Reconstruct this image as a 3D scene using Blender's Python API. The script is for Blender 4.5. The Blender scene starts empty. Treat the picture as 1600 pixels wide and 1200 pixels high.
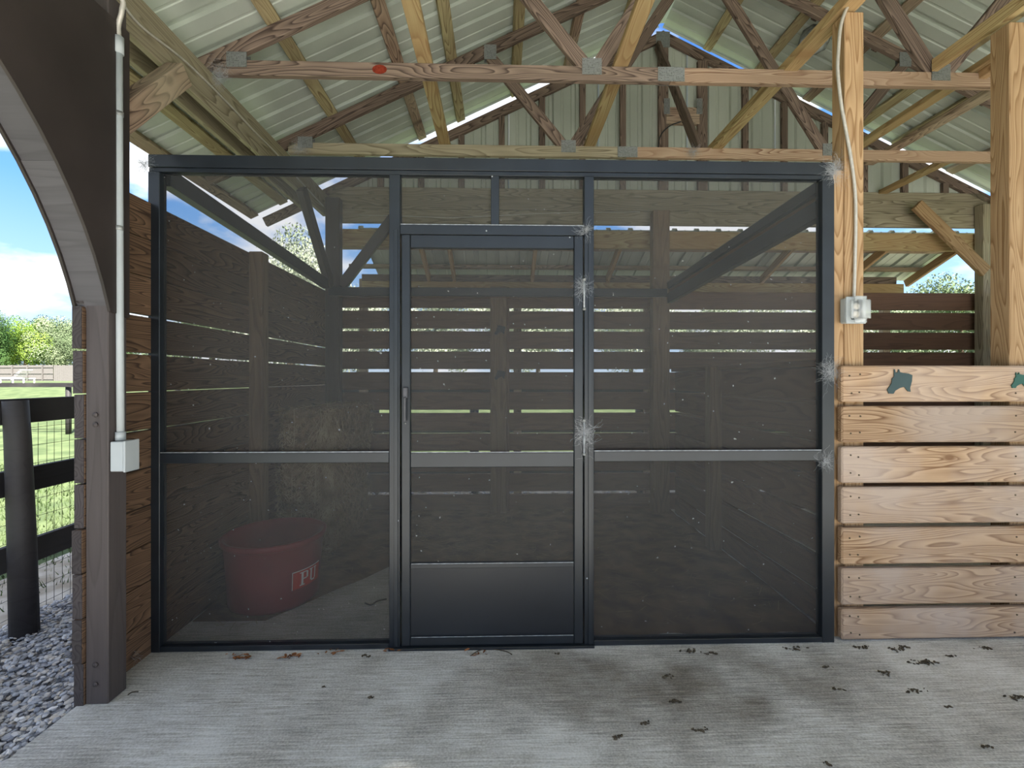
import bpy, bmesh, math, random
from mathutils import Vector, Matrix, noise as mnoise
R = math.radians
rnd = random.Random(7)
SC = bpy.context.scene
COL = SC.collection

# ------------------------------------------------------------------ camera, sky, sun, exposure
F = 711.0; HOR = 591.0; YAW = math.atan(18 / F); CAM = Vector((0, -2.264, 1.34))
cd = bpy.data.cameras.new('camera'); cam = bpy.data.objects.new('camera', cd); COL.objects.link(cam)
cam.location = CAM; cam.rotation_euler = (R(90), 0, -YAW)
cd.sensor_width = 36; cd.lens = 36 * F / 1600; cd.shift_y = -(600 - HOR) / 1600; cd.clip_start = 0.05; cd.clip_end = 500
SC.camera = cam
SC.view_settings.view_transform = 'Standard'; SC.view_settings.look = 'None'
SC.view_settings.gamma = 1; SC.view_settings.use_curve_mapping = False
SC.view_settings.exposure = 0.9
SC.cycles.max_bounces = 10; SC.cycles.diffuse_bounces = 7; SC.cycles.transparent_max_bounces = 16
SC.cycles.sample_clamp_indirect = 6

w = bpy.data.worlds.new('sky'); SC.world = w; w.use_nodes = True
nt = w.node_tree; nt.nodes.clear(); N = nt.nodes.new; L = nt.links.new
out = N('ShaderNodeOutputWorld'); bg = N('ShaderNodeBackground'); L(bg.outputs[0], out.inputs[0]); bg.inputs[1].default_value = 1.0
tc = N('ShaderNodeTexCoord'); sep = N('ShaderNodeSeparateXYZ'); L(tc.outputs['Generated'], sep.inputs[0])
gr = N('ShaderNodeValToRGB'); L(sep.outputs[2], gr.inputs[0])
e = gr.color_ramp.elements; e[0].position = 0.0; e[0].color = (.55, .68, .82, 1); e[1].position = .55; e[1].color = (.07, .19, .50, 1)
x = gr.color_ramp.elements.new(.14); x.color = (.36, .56, .84, 1); x = gr.color_ramp.elements.new(.30); x.color = (.15, .36, .75, 1)
mp = N('ShaderNodeMapping'); L(tc.outputs['Generated'], mp.inputs[0]); mp.inputs['Scale'].default_value = (1, 1, 2.1); mp.inputs['Location'].default_value = (3.1, .4, 0.17)
cn = N('ShaderNodeTexNoise'); L(mp.outputs[0], cn.inputs[0]); cn.inputs['Scale'].default_value = 3.6; cn.inputs['Detail'].default_value = 8; cn.inputs['Roughness'].default_value = .52
cr = N('ShaderNodeValToRGB'); L(cn.outputs[0], cr.inputs[0]); cr.color_ramp.elements[0].position = .455; cr.color_ramp.elements[1].position = .56
mx = N('ShaderNodeMixRGB'); L(cr.outputs[0], mx.inputs[0]); L(gr.outputs[0], mx.inputs[1]); mx.inputs[2].default_value = (.86, .88, .92, 1); L(mx.outputs[0], bg.inputs[0])

sd = bpy.data.lights.new('sun', 'SUN'); sun = bpy.data.objects.new('sun', sd); COL.objects.link(sun)
sd.energy = 12.0; sd.angle = R(1.5); sd.color = (1, .95, .87)
S = Vector((0.50, -0.80, 1.25)).normalized()           # direction towards the sun: behind the camera, right
sun.rotation_euler = S.to_track_quat('Z', 'Y').to_euler(); sun.location = (8, -14, 20)

# ------------------------------------------------------------------ helpers
def P(px, py, Y):
    a = (px - 800) / F; c, s = math.cos(YAW), math.sin(YAW)
    dx, dy, dz = a * c + s, c - a * s, (HOR - py) / F
    t = (Y - CAM.y) / dy
    return Vector((dx * t, Y, CAM.z + dz * t))
def onX(px, py, X_):
    a = (px - 800) / F; c, s = math.cos(YAW), math.sin(YAW); dx, dy, dz = a * c + s, c - a * s, (HOR - py) / F; t = X_ / dx
    return Vector((X_, CAM.y + dy * t, CAM.z + dz * t))
def tag(o, label=None, cat=None, group=None, kind=None):
    if label: o['label'] = label
    if cat: o['category'] = cat
    if group: o['group'] = group
    if kind: o['kind'] = kind
    return o
def wmat(o):
    q_ = o.rotation_quaternion if o.rotation_mode == 'QUATERNION' else o.rotation_euler.to_quaternion()
    m_ = Matrix.LocRotScale(o.location, q_, None)
    return wmat(o.parent) @ m_ if o.parent is not None else m_
def attach(o, parent):
    """keep the child where it was built (world coordinates) under its parent"""
    if parent is not None:
        m_ = wmat(parent).inverted() @ wmat(o); o.rotation_mode = 'QUATERNION'
        o.location = m_.to_translation(); o.rotation_quaternion = m_.to_quaternion(); o.parent = parent
    return o
def empty(name, loc, label=None, cat=None, group=None, kind=None):
    o = bpy.data.objects.new(name, None); COL.objects.link(o); o.location = loc; o.empty_display_size = .1
    return tag(o, label, cat, group, kind)
def obj(name, me, mat=None, parent=None, loc=(0, 0, 0), rot=None):
    o = bpy.data.objects.new(name, me); COL.objects.link(o); o.location = loc
    if rot is not None: o.rotation_mode = 'QUATERNION'; o.rotation_quaternion = rot
    if mat is not None and len(me.materials) == 0: me.materials.append(mat)
    return attach(o, parent)
def mesh_bm(name, bm, smooth=False):
    me = bpy.data.meshes.new(name); bm.to_mesh(me); bm.free()
    if smooth:
        for p in me.polygons: p.use_smooth = True
    return me
def pydata(name, v, f, smooth=False):
    me = bpy.data.meshes.new(name); me.from_pydata(v, [], f); me.update()
    if smooth:
        for p in me.polygons: p.use_smooth = True
    return me
_cache = {}
def box_mesh(l, a, b, ch, mat):
    k = (round(l, 3), round(a, 4), round(b, 4), ch, mat.name)
    if k in _cache: return _cache[k]
    bm = bmesh.new(); bmesh.ops.create_cube(bm, size=1)
    bmesh.ops.scale(bm, vec=(l, a, b), verts=bm.verts)
    if ch: bmesh.ops.bevel(bm, geom=list(bm.edges), offset=ch, segments=1, affect='EDGES')
    me = mesh_bm('board', bm); me.materials.append(mat); _cache[k] = me
    return me
def board(name, p0, p1, a, b, mat, parent=None, up=(0, 0, 1), ch=.003):
    """box from p0 to p1 (axis centre line); b = size along 'up', a = size across"""
    p0, p1 = Vector(p0), Vector(p1); X = (p1 - p0); l = X.length; X.normalize(); U = Vector(up)
    Y = U.cross(X); Y.normalize(); Z = X.cross(Y)
    q = Matrix((X, Y, Z)).transposed().to_quaternion()
    return obj(name, box_mesh(l, a, b, ch, mat), None, parent, (p0 + p1) / 2, q)
def bx(name, x0, x1, y0, y1, z0, z1, mat, parent=None, ch=.003):
    """axis aligned box whose local X is its longest side (grain direction)"""
    c = Vector(((x0 + x1) / 2, (y0 + y1) / 2, (z0 + z1) / 2)); d = (abs(x1 - x0), abs(y1 - y0), abs(z1 - z0))
    i = d.index(max(d)); h = Vector((0, 0, 0)); h[i] = d[i] / 2
    if i == 0: return board(name, c - h, c + h, d[1], d[2], mat, parent, (0, 0, 1), ch)
    if i == 1: return board(name, c - h, c + h, d[0], d[2], mat, parent, (0, 0, 1), ch)
    return board(name, c - h, c + h, d[0], d[1], mat, parent, (0, 1, 0), ch)
def tube_mesh(pts, r, n=10, mat=None, ring=0, amp=0):
    pts = [Vector(p) for p in pts]; v = []; f = []
    t0 = (pts[1] - pts[0]).normalized(); nrm = t0.orthogonal().normalized()
    for i, p in enumerate(pts):
        t = (pts[min(i + 1, len(pts) - 1)] - pts[max(i - 1, 0)]).normalized()
        nrm = (nrm - t * nrm.dot(t)).normalized(); b = t.cross(nrm)
        rr = (r[i] if isinstance(r, (list, tuple)) else r) + (amp if (ring and i % 2) else 0)
        for k in range(n):
            a = 2 * math.pi * k / n; v.append(p + (nrm * math.cos(a) + b * math.sin(a)) * rr)
    for i in range(len(pts) - 1):
        for k in range(n):
            f.append((i * n + k, i * n + (k + 1) % n, (i + 1) * n + (k + 1) % n, (i + 1) * n + k))
    f.append(tuple(range(n))[::-1]); f.append(tuple((len(pts) - 1) * n + k for k in range(n)))
    me = pydata('tube', v, f, True)
    if mat: me.materials.append(mat)
    return me
def spline(ctrl, step):
    ctrl = [Vector(c) for c in ctrl]; c = [ctrl[0] * 2 - ctrl[1]] + ctrl + [ctrl[-1] * 2 - ctrl[-2]]; out = []
    for i in range(1, len(c) - 2):
        n = max(2, int((c[i + 1] - c[i]).length / step))
        for k in range(n):
            t = k / n; a, b, d, e_ = c[i - 1], c[i], c[i + 1], c[i + 2]
            out.append(.5 * ((2 * b) + (d - a) * t + (2 * a - 5 * b + 4 * d - e_) * t * t + (3 * b - a - 3 * d + e_) * t ** 3))
    out.append(ctrl[-1]); return out
def extrude_poly(pts, o, ux, uy, th):
    """flat outline pts (u,v) in the plane o+u*ux+v*uy, thickness th"""
    ux, uy, o = Vector(ux), Vector(uy), Vector(o); n = ux.cross(uy).normalized(); bm = bmesh.new()
    a = [bm.verts.new(o + ux * u + uy * v) for u, v in pts]; fc = bm.faces.new(a)
    r = bmesh.ops.extrude_face_region(bm, geom=[fc])
    bmesh.ops.translate(bm, vec=n * th, verts=[g for g in r['geom'] if isinstance(g, bmesh.types.BMVert)])
    bmesh.ops.triangulate(bm, faces=[f_ for f_ in bm.faces if len(f_.verts) > 4]); bmesh.ops.recalc_face_normals(bm, faces=bm.faces)
    return mesh_bm('outline', bm)

# ------------------------------------------------------------------ materials
def mat_base(name, rough=.6, metal=0, spec=.3):
    m = bpy.data.materials.new(name); m.use_nodes = True; t = m.node_tree
    b = t.nodes['Principled BSDF']; b.inputs['Roughness'].default_value = rough; b.inputs['Metallic'].default_value = metal
    b.inputs['Specular IOR Level'].default_value = spec
    return m, t, b
def plain(name, c, rough=.6, metal=0, spec=.3, var=.12, scale=8, bump=0):
    m, t, b = mat_base(name, rough, metal, spec); tc_ = t.nodes.new('ShaderNodeTexCoord'); n = t.nodes.new('ShaderNodeTexNoise')
    t.links.new(tc_.outputs['Object'], n.inputs[0]); n.inputs['Scale'].default_value = scale; n.inputs['Detail'].default_value = 5
    r = t.nodes.new('ShaderNodeValToRGB'); t.links.new(n.outputs[0], r.inputs[0])
    r.color_ramp.elements[0].position = .3; r.color_ramp.elements[1].position = .7
    r.color_ramp.elements[0].color = [x_ * (1 - var) for x_ in c] + [1]; r.color_ramp.elements[1].color = [min(1, x_ * (1 + var)) for x_ in c] + [1]
    t.links.new(r.outputs[0], b.inputs['Base Color'])
    if bump:
        bp = t.nodes.new('ShaderNodeBump'); bp.inputs['Strength'].default_value = bump; bp.inputs['Distance'].default_value = .004
        t.links.new(n.outputs[0], bp.inputs['Height']); t.links.new(bp.outputs[0], b.inputs['Normal'])
    return m
def wood(name, light, dark, ring=12, contrast=.8, knot=.5, rough=.7, weather=None, wamt=0, stretch=1.0):
    m, t, b = mat_base(name, rough, 0, .2); n_, l_ = t.nodes.new, t.links.new
    tc_ = n_('ShaderNodeTexCoord'); oi = n_('ShaderNodeObjectInfo')
    ad = n_('ShaderNodeVectorMath'); ad.operation = 'ADD'; cb = n_('ShaderNodeMath'); cb.operation = 'MULTIPLY'; l_(oi.outputs['Random'], cb.inputs[0]); cb.inputs[1].default_value = 37
    l_(tc_.outputs['Object'], ad.inputs[0]); l_(cb.outputs[0], ad.inputs[1])
    m1 = n_('ShaderNodeMapping'); l_(ad.outputs[0], m1.inputs[0]); m1.inputs['Scale'].default_value = (.75 * stretch, 7, 7)
    n1 = n_('ShaderNodeTexNoise'); l_(m1.outputs[0], n1.inputs[0]); n1.inputs['Scale'].default_value = 1.3; n1.inputs['Detail'].default_value = 1.2
    k = n_('ShaderNodeMath'); k.operation = 'MULTIPLY'; l_(n1.outputs[0], k.inputs[0]); k.inputs[1].default_value = ring
    pp = n_('ShaderNodeMath'); pp.operation = 'FRACT'; l_(k.outputs[0], pp.inputs[0])
    r1 = n_('ShaderNodeValToRGB'); l_(pp.outputs[0], r1.inputs[0]); e_ = r1.color_ramp.elements
    e_[0].position = 0; e_[0].color = (0, 0, 0, 1); e_[1].position = 1; e_[1].color = (0, 0, 0, 1)
    z = e_.new(.62); z.color = (contrast * .45,) * 3 + (1,); z = e_.new(.88); z.color = (contrast,) * 3 + (1,)
    m2 = n_('ShaderNodeMapping'); l_(ad.outputs[0], m2.inputs[0]); m2.inputs['Scale'].default_value = (3, 90, 90)
    n2 = n_('ShaderNodeTexNoise'); l_(m2.outputs[0], n2.inputs[0]); n2.inputs['Scale'].default_value = 1.5; n2.inputs['Detail'].default_value = 3
    # knots
    m3 = n_('ShaderNodeMapping'); l_(ad.outputs[0], m3.inputs[0]); m3.inputs['Scale'].default_value = (2.0, .0, 4.0)
    vo = n_('ShaderNodeTexVoronoi'); l_(m3.outputs[0], vo.inputs[0]); vo.inputs['Scale'].default_value = 1.5
    kr = n_('ShaderNodeValToRGB'); l_(vo.outputs['Distance'], kr.inputs[0]); kr.color_ramp.elements[0].position = .06; kr.color_ramp.elements[0].color = (knot,) * 3 + (1,)
    kr.color_ramp.elements[1].position = .17; kr.color_ramp.elements[1].color = (0, 0, 0, 1)
    s1 = n_('ShaderNodeMath'); s1.operation = 'MAXIMUM'; l_(r1.outputs[0], s1.inputs[0])
    sx = n_('ShaderNodeSeparateColor'); l_(vo.outputs['Color'], sx.inputs[0]); gt_ = n_('ShaderNodeMath'); gt_.operation = 'GREATER_THAN'; l_(sx.outputs[0], gt_.inputs[0]); gt_.inputs[1].default_value = .66
    km = n_('ShaderNodeMath'); km.operation = 'MULTIPLY'; l_(gt_.outputs[0], km.inputs[0]); l_(kr.outputs[0], km.inputs[1]); l_(km.outputs[0], s1.inputs[1])
    s2 = n_('ShaderNodeMath'); s2.operation = 'MULTIPLY_ADD'; l_(n2.outputs[0], s2.inputs[0]); s2.inputs[1].default_value = .5; s2.inputs[2].default_value = -.22
    s3 = n_('ShaderNodeMath'); s3.operation = 'ADD'; s3.use_clamp = True; l_(s1.outputs[0], s3.inputs[0]); l_(s2.outputs[0], s3.inputs[1])
    mxc = n_('ShaderNodeMixRGB'); l_(s3.outputs[0], mxc.inputs[0]); mxc.inputs[1].default_value = (*light, 1); mxc.inputs[2].default_value = (*dark, 1)
    last = mxc.outputs[0]
    if weather:
        n4 = n_('ShaderNodeTexNoise'); l_(ad.outputs[0], n4.inputs[0]); n4.inputs['Scale'].default_value = 1.6; n4.inputs['Detail'].default_value = 4
        r4 = n_('ShaderNodeValToRGB'); l_(n4.outputs[0], r4.inputs[0]); r4.color_ramp.elements[0].position = .4; r4.color_ramp.elements[1].position = .62; r4.color_ramp.elements[1].color = (wamt,) * 3 + (1,)
        m4 = n_('ShaderNodeMixRGB'); l_(r4.outputs[0], m4.inputs[0]); l_(last, m4.inputs[1]); m4.inputs[2].default_value = (*weather, 1); last = m4.outputs[0]
    hs = n_('ShaderNodeHueSaturation'); l_(last, hs.inputs['Color']); mr = n_('ShaderNodeMapRange'); l_(oi.outputs['Random'], mr.inputs[0]); mr.inputs[3].default_value = .84; mr.inputs[4].default_value = 1.14
    l_(mr.outputs[0], hs.inputs['Value']); l_(hs.outputs[0], b.inputs['Base Color'])
    bp = n_('ShaderNodeBump'); bp.inputs['Strength'].default_value = .35; bp.inputs['Distance'].default_value = .002; bp.invert = True
    l_(s3.outputs[0], bp.inputs['Height']); l_(bp.outputs[0], b.inputs['Normal'])
    return m
M = {}
M['pine'] = wood('new_pine', (.44, .30, .185), (.17, .09, .045), 24, .95, .9, weather=(.41, .335, .285), wamt=.75)
M['post'] = wood('treated_post', (.42, .28, .155), (.21, .115, .05), 18, .85, .5)
M['truss'] = wood('weathered_truss', (.38, .265, .19), (.085, .05, .038), 24, 1.0, .9, weather=(.46, .40, .28), wamt=.5)
M['trussd'] = wood('dark_truss', (.225, .165, .128), (.06, .042, .034), 22, 1.0, .9)
M['chord'] = wood('tan_chord', (.46, .34, .24), (.17, .09, .055), 22, 1.0, .9, weather=(.36, .24, .16), wamt=.7)
M['green'] = wood('treated_green_purlin', (.50, .44, .24), (.17, .125, .06), 18, .9, .95, weather=(.27, .20, .12), wamt=.7)
M['yellow'] = wood('yellow_runner', (.47, .37, .19), (.22, .135, .06), 16, .9, .95, weather=(.40, .25, .12), wamt=.7)
M['beam'] = wood('olive_beam', (.34, .30, .215), (.12, .095, .062), 14, .85, .8, weather=(.26, .22, .15), wamt=.5)
M['stain'] = plain('dark_stain_plywood', (.036, .028, .026), .5, 0, .35, .3, 2.2)
M['soffit'] = wood('soffit_stain', (.085, .080, .085), (.05, .047, .05), 6, .4, .2, rough=.5)
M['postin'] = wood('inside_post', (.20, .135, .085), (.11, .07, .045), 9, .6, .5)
M['stainp'] = wood('dark_stain_post', (.078, .066, .064), (.045, .037, .036), 7, .4, .3, rough=.45)
M['slat'] = wood('brown_slat', (.185, .112, .068), (.045, .027, .018), 30, .95, .4)
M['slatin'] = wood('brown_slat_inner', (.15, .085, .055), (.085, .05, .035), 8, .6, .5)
M['endgrain'] = wood('end_grain_dark', (.07, .06, .06), (.03, .025, .025), 20, .8, 0, stretch=8)
M['fenceblk'] = wood('black_fence', (.035, .032, .034), (.018, .017, .018), 6, .5, .2, rough=.55, weather=(.09, .085, .08), wamt=.5)
M['pale'] = wood('grey_picket', (.20, .185, .175), (.12, .11, .105), 6, .5, .3)
M['frame'] = plain('bronze_aluminium', (.012, .016, .021), .36, .0, .5, .25, 5)
M['framew'] = plain('pale_metal_and_highlight', (.30, .32, .34), .45, .2, .4, .5, 40)  # pale hinge and screw metal, also the painted highlight on rail edges
M['kick'] = plain('kick_panel', (.010, .0125, .017), .40, 0, .45, .3, 2)
M['grey'] = plain('grey_pvc', (.40, .43, .44), .45, 0, .35, .06, 6)
M['steel'] = plain('galvanised', (.30, .31, .30), .5, .5, .4, .35, 30)
M['cable'] = plain('flex_cable', (.52, .49, .44), .45, .3, .4, .1, 60)
M['black'] = plain('black_paint', (.018, .024, .028), .4, 0, .4)
M['horse'] = plain('horse_teal', (.028, .055, .058), .5, 0, .4)
M['horseg'] = plain('horse_green', (.018, .085, .065), .5, 0, .4)
M['web'] = plain('cobweb', (.34, .35, .36), .9, 0, .1, .1)
M['tub'] = plain('red_tub', (.23, .030, .036), .5, 0, .35, .2, 4)
M['badge'] = plain('badge_red', (.62, .05, .03), .5)
M['white'] = plain('white_paint', (.85, .84, .80), .6)
M['leaf_dry'] = plain('dry_leaf', (.26, .11, .045), .8, 0, .1, .5, 30)
M['dirt'] = plain('dark_dirt', (.085, .07, .05), .9, 0, .05, .4, 50)
M['bark'] = plain('bark', (.12, .09, .065), .9, 0, .1, .3, 12)
M['outlet'] = plain('outlet_ivory', (.62, .56, .48), .4)
M['handle'] = plain('dull_metal', (.085, .085, .092), .5, .3, .4, .2, 30)
M['rust'] = plain('red_stamp', (.20, .03, .015), .7, 0, .1, .3, 60)

def metal_sheet(name, c, mottled=.2):
    m, t, b = mat_base(name, .48, .12, .5); n_, l_ = t.nodes.new, t.links.new
    tc_ = n_('ShaderNodeTexCoord'); mp_ = n_('ShaderNodeMapping'); l_(tc_.outputs['Object'], mp_.inputs[0]); mp_.inputs['Scale'].default_value = (1, 1, 1)
    a = n_('ShaderNodeTexNoise'); l_(mp_.outputs[0], a.inputs[0]); a.inputs['Scale'].default_value = 1.4; a.inputs['Detail'].default_value = 6
    r = n_('ShaderNodeValToRGB'); l_(a.outputs[0], r.inputs[0]); r.color_ramp.elements[0].position = .3; r.color_ramp.elements[1].position = .72
    r.color_ramp.elements[0].color = [x_ * (1 - mottled) for x_ in c] + [1]; r.color_ramp.elements[1].color = [min(1, x_ * (1 + mottled)) for x_ in c] + [1]
    l_(r.outputs[0], b.inputs['Base Color']); return m
M['roof'] = metal_sheet('galvalume_roof', (.47, .51, .45))
M['gable'] = metal_sheet('galvalume_gable', (.43, .46, .39), .12)

def plate_mat():
    m, t, b = mat_base('toothed_plate', .5, .6, .5); n_, l_ = t.nodes.new, t.links.new
    tc_ = n_('ShaderNodeTexCoord'); br = n_('ShaderNodeTexVoronoi'); l_(tc_.outputs['Object'], br.inputs[0]); br.inputs['Scale'].default_value = 95; br.inputs['Randomness'].default_value = .35
    r = n_('ShaderNodeValToRGB'); l_(br.outputs['Distance'], r.inputs[0]); r.color_ramp.elements[0].color = (.03, .03, .03, 1); r.color_ramp.elements[1].color = (.26, .27, .265, 1); r.color_ramp.elements[1].position = .5
    l_(r.outputs[0], b.inputs['Base Color']); bp = n_('ShaderNodeBump'); bp.inputs['Distance'].default_value = .003; l_(br.outputs['Distance'], bp.inputs['Height']); l_(bp.outputs[0], b.inputs['Normal']); return m
M['plate'] = plate_mat()

def concrete():
    m, t, b = mat_base('broomed_concrete', .8, 0, .2); n_, l_ = t.nodes.new, t.links.new
    tc_ = n_('ShaderNodeTexCoord')
    mp_ = n_('ShaderNodeMapping'); l_(tc_.outputs['Object'], mp_.inputs[0]); mp_.inputs['Scale'].default_value = (6, 130, 1)
    a = n_('ShaderNodeTexNoise'); l_(mp_.outputs[0], a.inputs[0]); a.inputs['Scale'].default_value = 1; a.inputs['Detail'].default_value = 4
    c = n_('ShaderNodeTexNoise'); l_(tc_.outputs['Object'], c.inputs[0]); c.inputs['Scale'].default_value = 1.7; c.inputs['Detail'].default_value = 7; c.inputs['Roughness'].default_value = .6
    r1 = n_('ShaderNodeValToRGB'); l_(c.outputs[0], r1.inputs[0]); e_ = r1.color_ramp.elements
    e_[0].position = .34; e_[0].color = (.40, .385, .35, 1); e_[1].position = .62; e_[1].color = (.64, .64, .615, 1)
    mpS = n_('ShaderNodeMapping'); l_(tc_.outputs['Object'], mpS.inputs[0]); mpS.inputs['Scale'].default_value = (1.0, 1.6, 1); mpS.inputs['Location'].default_value = (.6, .95, 0)
    # broad brown wear band that lies in front of the door and to the right (centre x=.9, y=-.35)
    g = n_('ShaderNodeMapping'); g.vector_type = 'POINT'; l_(tc_.outputs['Object'], g.inputs[0]); g.inputs['Location'].default_value = (.58, -.80, 0); g.inputs['Scale'].default_value = (.72, 2.0, 0)
    ln = n_('ShaderNodeVectorMath'); ln.operation = 'LENGTH'; l_(g.outputs[0], ln.inputs[0])
    n5 = n_('ShaderNodeTexNoise'); l_(tc_.outputs['Object'], n5.inputs[0]); n5.inputs['Scale'].default_value = 4.2; n5.inputs['Detail'].default_value = 5
    ad = n_('ShaderNodeMath'); ad.operation = 'MULTIPLY_ADD'; l_(n5.outputs[0], ad.inputs[0]); ad.inputs[1].default_value = 1.6; l_(ln.outputs['Value'], ad.inputs[2])
    r2 = n_('ShaderNodeValToRGB'); l_(ad.outputs[0], r2.inputs[0]); r2.color_ramp.elements[0].position = .50; r2.color_ramp.elements[0].color = (.82, .80, .80, 1); r2.color_ramp.elements[1].position = 1.0; r2.color_ramp.elements[1].position = .999; r2.color_ramp.elements[1].color = (0, 0, 0, 1)
    sc = n_('ShaderNodeMath'); sc.operation = 'MULTIPLY'; l_(ad.outputs[0], sc.inputs[0]); sc.inputs[1].default_value = .62; l_(sc.outputs[0], r2.inputs[0])
    mx1 = n_('ShaderNodeMixRGB'); l_(r2.outputs[0], mx1.inputs[0]); l_(r1.outputs[0], mx1.inputs[1]); mx1.inputs[2].default_value = (.13, .105, .075, 1)
    mx2 = n_('ShaderNodeMixRGB'); mx2.blend_type = 'OVERLAY'; mx2.inputs[0].default_value = .75; l_(mx1.outputs[0], mx2.inputs[1]); l_(a.outputs[0], mx2.inputs[2])
    sp = n_('ShaderNodeTexNoise'); l_(tc_.outputs['Object'], sp.inputs[0]); sp.inputs['Scale'].default_value = 130; sp.inputs['Detail'].default_value = 3
    mx3 = n_('ShaderNodeMixRGB'); mx3.blend_type = 'OVERLAY'; mx3.inputs[0].default_value = .6; l_(mx2.outputs[0], mx3.inputs[1]); l_(sp.outputs[0], mx3.inputs[2])
    l_(mx3.outputs[0], b.inputs['Base Color'])
    bp = n_('ShaderNodeBump'); bp.inputs['Strength'].default_value = .5; bp.inputs['Distance'].default_value = .003; l_(a.outputs[0], bp.inputs['Height']); l_(bp.outputs[0], b.inputs['Normal']); return m
M['concrete'] = concrete()
M['apron'] = plain('bounce_concrete', (.74, .73, .70), .9, 0, .1, .08, 1)  # kept bright so the unseen apron throws sunlight inside
def two(name, c1, c2, scale, p0=.4, p1=.6, rough=.9, detail=6):
    m, t, b = mat_base(name, rough, 0, .1); tc_ = t.nodes.new('ShaderNodeTexCoord'); n = t.nodes.new('ShaderNodeTexNoise')
    t.links.new(tc_.outputs['Object'], n.inputs[0]); n.inputs['Scale'].default_value = scale; n.inputs['Detail'].default_value = detail
    r = t.nodes.new('ShaderNodeValToRGB'); t.links.new(n.outputs[0], r.inputs[0]); r.color_ramp.elements[0].position = p0; r.color_ramp.elements[1].position = p1
    r.color_ramp.elements[0].color = (*c1, 1); r.color_ramp.elements[1].color = (*c2, 1); t.links.new(r.outputs[0], b.inputs['Base Color']); return m
M['grass'] = two('lawn', (.075, .105, .048), (.12, .155, .072), 2.5)
M['blade'] = two('grass_blade', (.075, .115, .042), (.14, .18, .085), 3)
M['sand'] = two('sandy_soil', (.36, .31, .24), (.58, .53, .45), 5)
M['gravelbase'] = two('gravel_bed', (.25, .25, .26), (.45, .45, .46), 40)
M['litter'] = two('trodden_hay', (.11, .074, .05), (.25, .17, .11), 6, .3, .7)
M['straw'] = two('straw', (.20, .145, .08), (.42, .33, .20), 9, .3, .7)
M['hay'] = two('hay_body', (.13, .088, .05), (.30, .20, .115), 30, .3, .7)
M['leafA'] = two('leaf_bright', (.10, .19, .025), (.26, .38, .07), .8)
M['leafB'] = two('leaf_dark', (.03, .075, .02), (.09, .16, .05), .8)
M['leafD'] = two('leaf_overexposed', (.22, .27, .17), (.55, .58, .46), .8)  # overexposed brightness behind the slats is put into this leaf colour
M['leafC'] = two('leaf_silver', (.10, .14, .07), (.28, .34, .20), .8)
def stone_mat():
    m, t, b = mat_base('gravel_stone', .8, 0, .2); n_, l_ = t.nodes.new, t.links.new
    g = n_('ShaderNodeNewGeometry'); r = n_('ShaderNodeValToRGB'); l_(g.outputs['Random Per Island'], r.inputs[0]); e_ = r.color_ramp.elements
    e_[0].color = (.30, .31, .34, 1); e_[1].color = (.88, .88, .88, 1); z = e_.new(.5); z.color = (.58, .59, .62, 1); z = e_.new(.93); z.color = (.62, .56, .48, 1)
    l_(r.outputs[0], b.inputs['Base Color']); return m
M['stone'] = stone_mat()
def mesh_screen():
    m = bpy.data.materials.new('insect_screen'); m.use_nodes = True; t = m.node_tree; t.nodes.clear(); n_, l_ = t.nodes.new, t.links.new
    o_ = n_('ShaderNodeOutputMaterial'); mxs = n_('ShaderNodeMixShader'); tr = n_('ShaderNodeBsdfTransparent'); pb = n_('ShaderNodeBsdfPrincipled')
    pb.inputs['Roughness'].default_value = .6; tc_ = n_('ShaderNodeTexCoord'); n1 = n_('ShaderNodeTexNoise'); l_(tc_.outputs['Object'], n1.inputs[0]); n1.inputs['Scale'].default_value = 1.6; n1.inputs['Detail'].default_value = 5
    r = n_('ShaderNodeValToRGB'); l_(n1.outputs[0], r.inputs[0]); r.color_ramp.elements[0].position = .3; r.color_ramp.elements[1].position = .75; r.color_ramp.elements[0].color = (.022, .023, .023, 1); r.color_ramp.elements[1].color = (.045, .047, .047, 1)
    n2 = n_('ShaderNodeTexNoise'); l_(tc_.outputs['Object'], n2.inputs[0]); n2.inputs['Scale'].default_value = 55; n2.inputs['Detail'].default_value = 1
    r2 = n_('ShaderNodeValToRGB'); l_(n2.outputs[0], r2.inputs[0]); r2.color_ramp.elements[0].position = .775; r2.color_ramp.elements[1].position = .80; r2.color_ramp.elements[1].color = (1, 1, 1, 1); r2.color_ramp.elements[0].color = (0, 0, 0, 1)
    mc = n_('ShaderNodeMixRGB'); l_(r2.outputs[0], mc.inputs[0]); l_(r.outputs[0], mc.inputs[1]); mc.inputs[2].default_value = (.25, .25, .24, 1); l_(mc.outputs[0], pb.inputs['Base Color'])
    fa = n_('ShaderNodeMath'); fa.operation = 'MULTIPLY_ADD'; l_(r2.outputs[0], fa.inputs[0]); fa.inputs[1].default_value = .4; fa.inputs[2].default_value = .54
    l_(fa.outputs[0], mxs.inputs[0]); l_(tr.outputs[0], mxs.inputs[1]); l_(pb.outputs[0], mxs.inputs[2]); l_(mxs.outputs[0], o_.inputs[0]); return m
M['screen'] = mesh_screen()
def clear():
    m, t, b = mat_base('clear_plastic', .12, 0, .6); b.inputs['Base Color'].default_value = (.75, .78, .78, 1); b.inputs['Alpha'].default_value = .38; return m
M['clear'] = clear()

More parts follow.
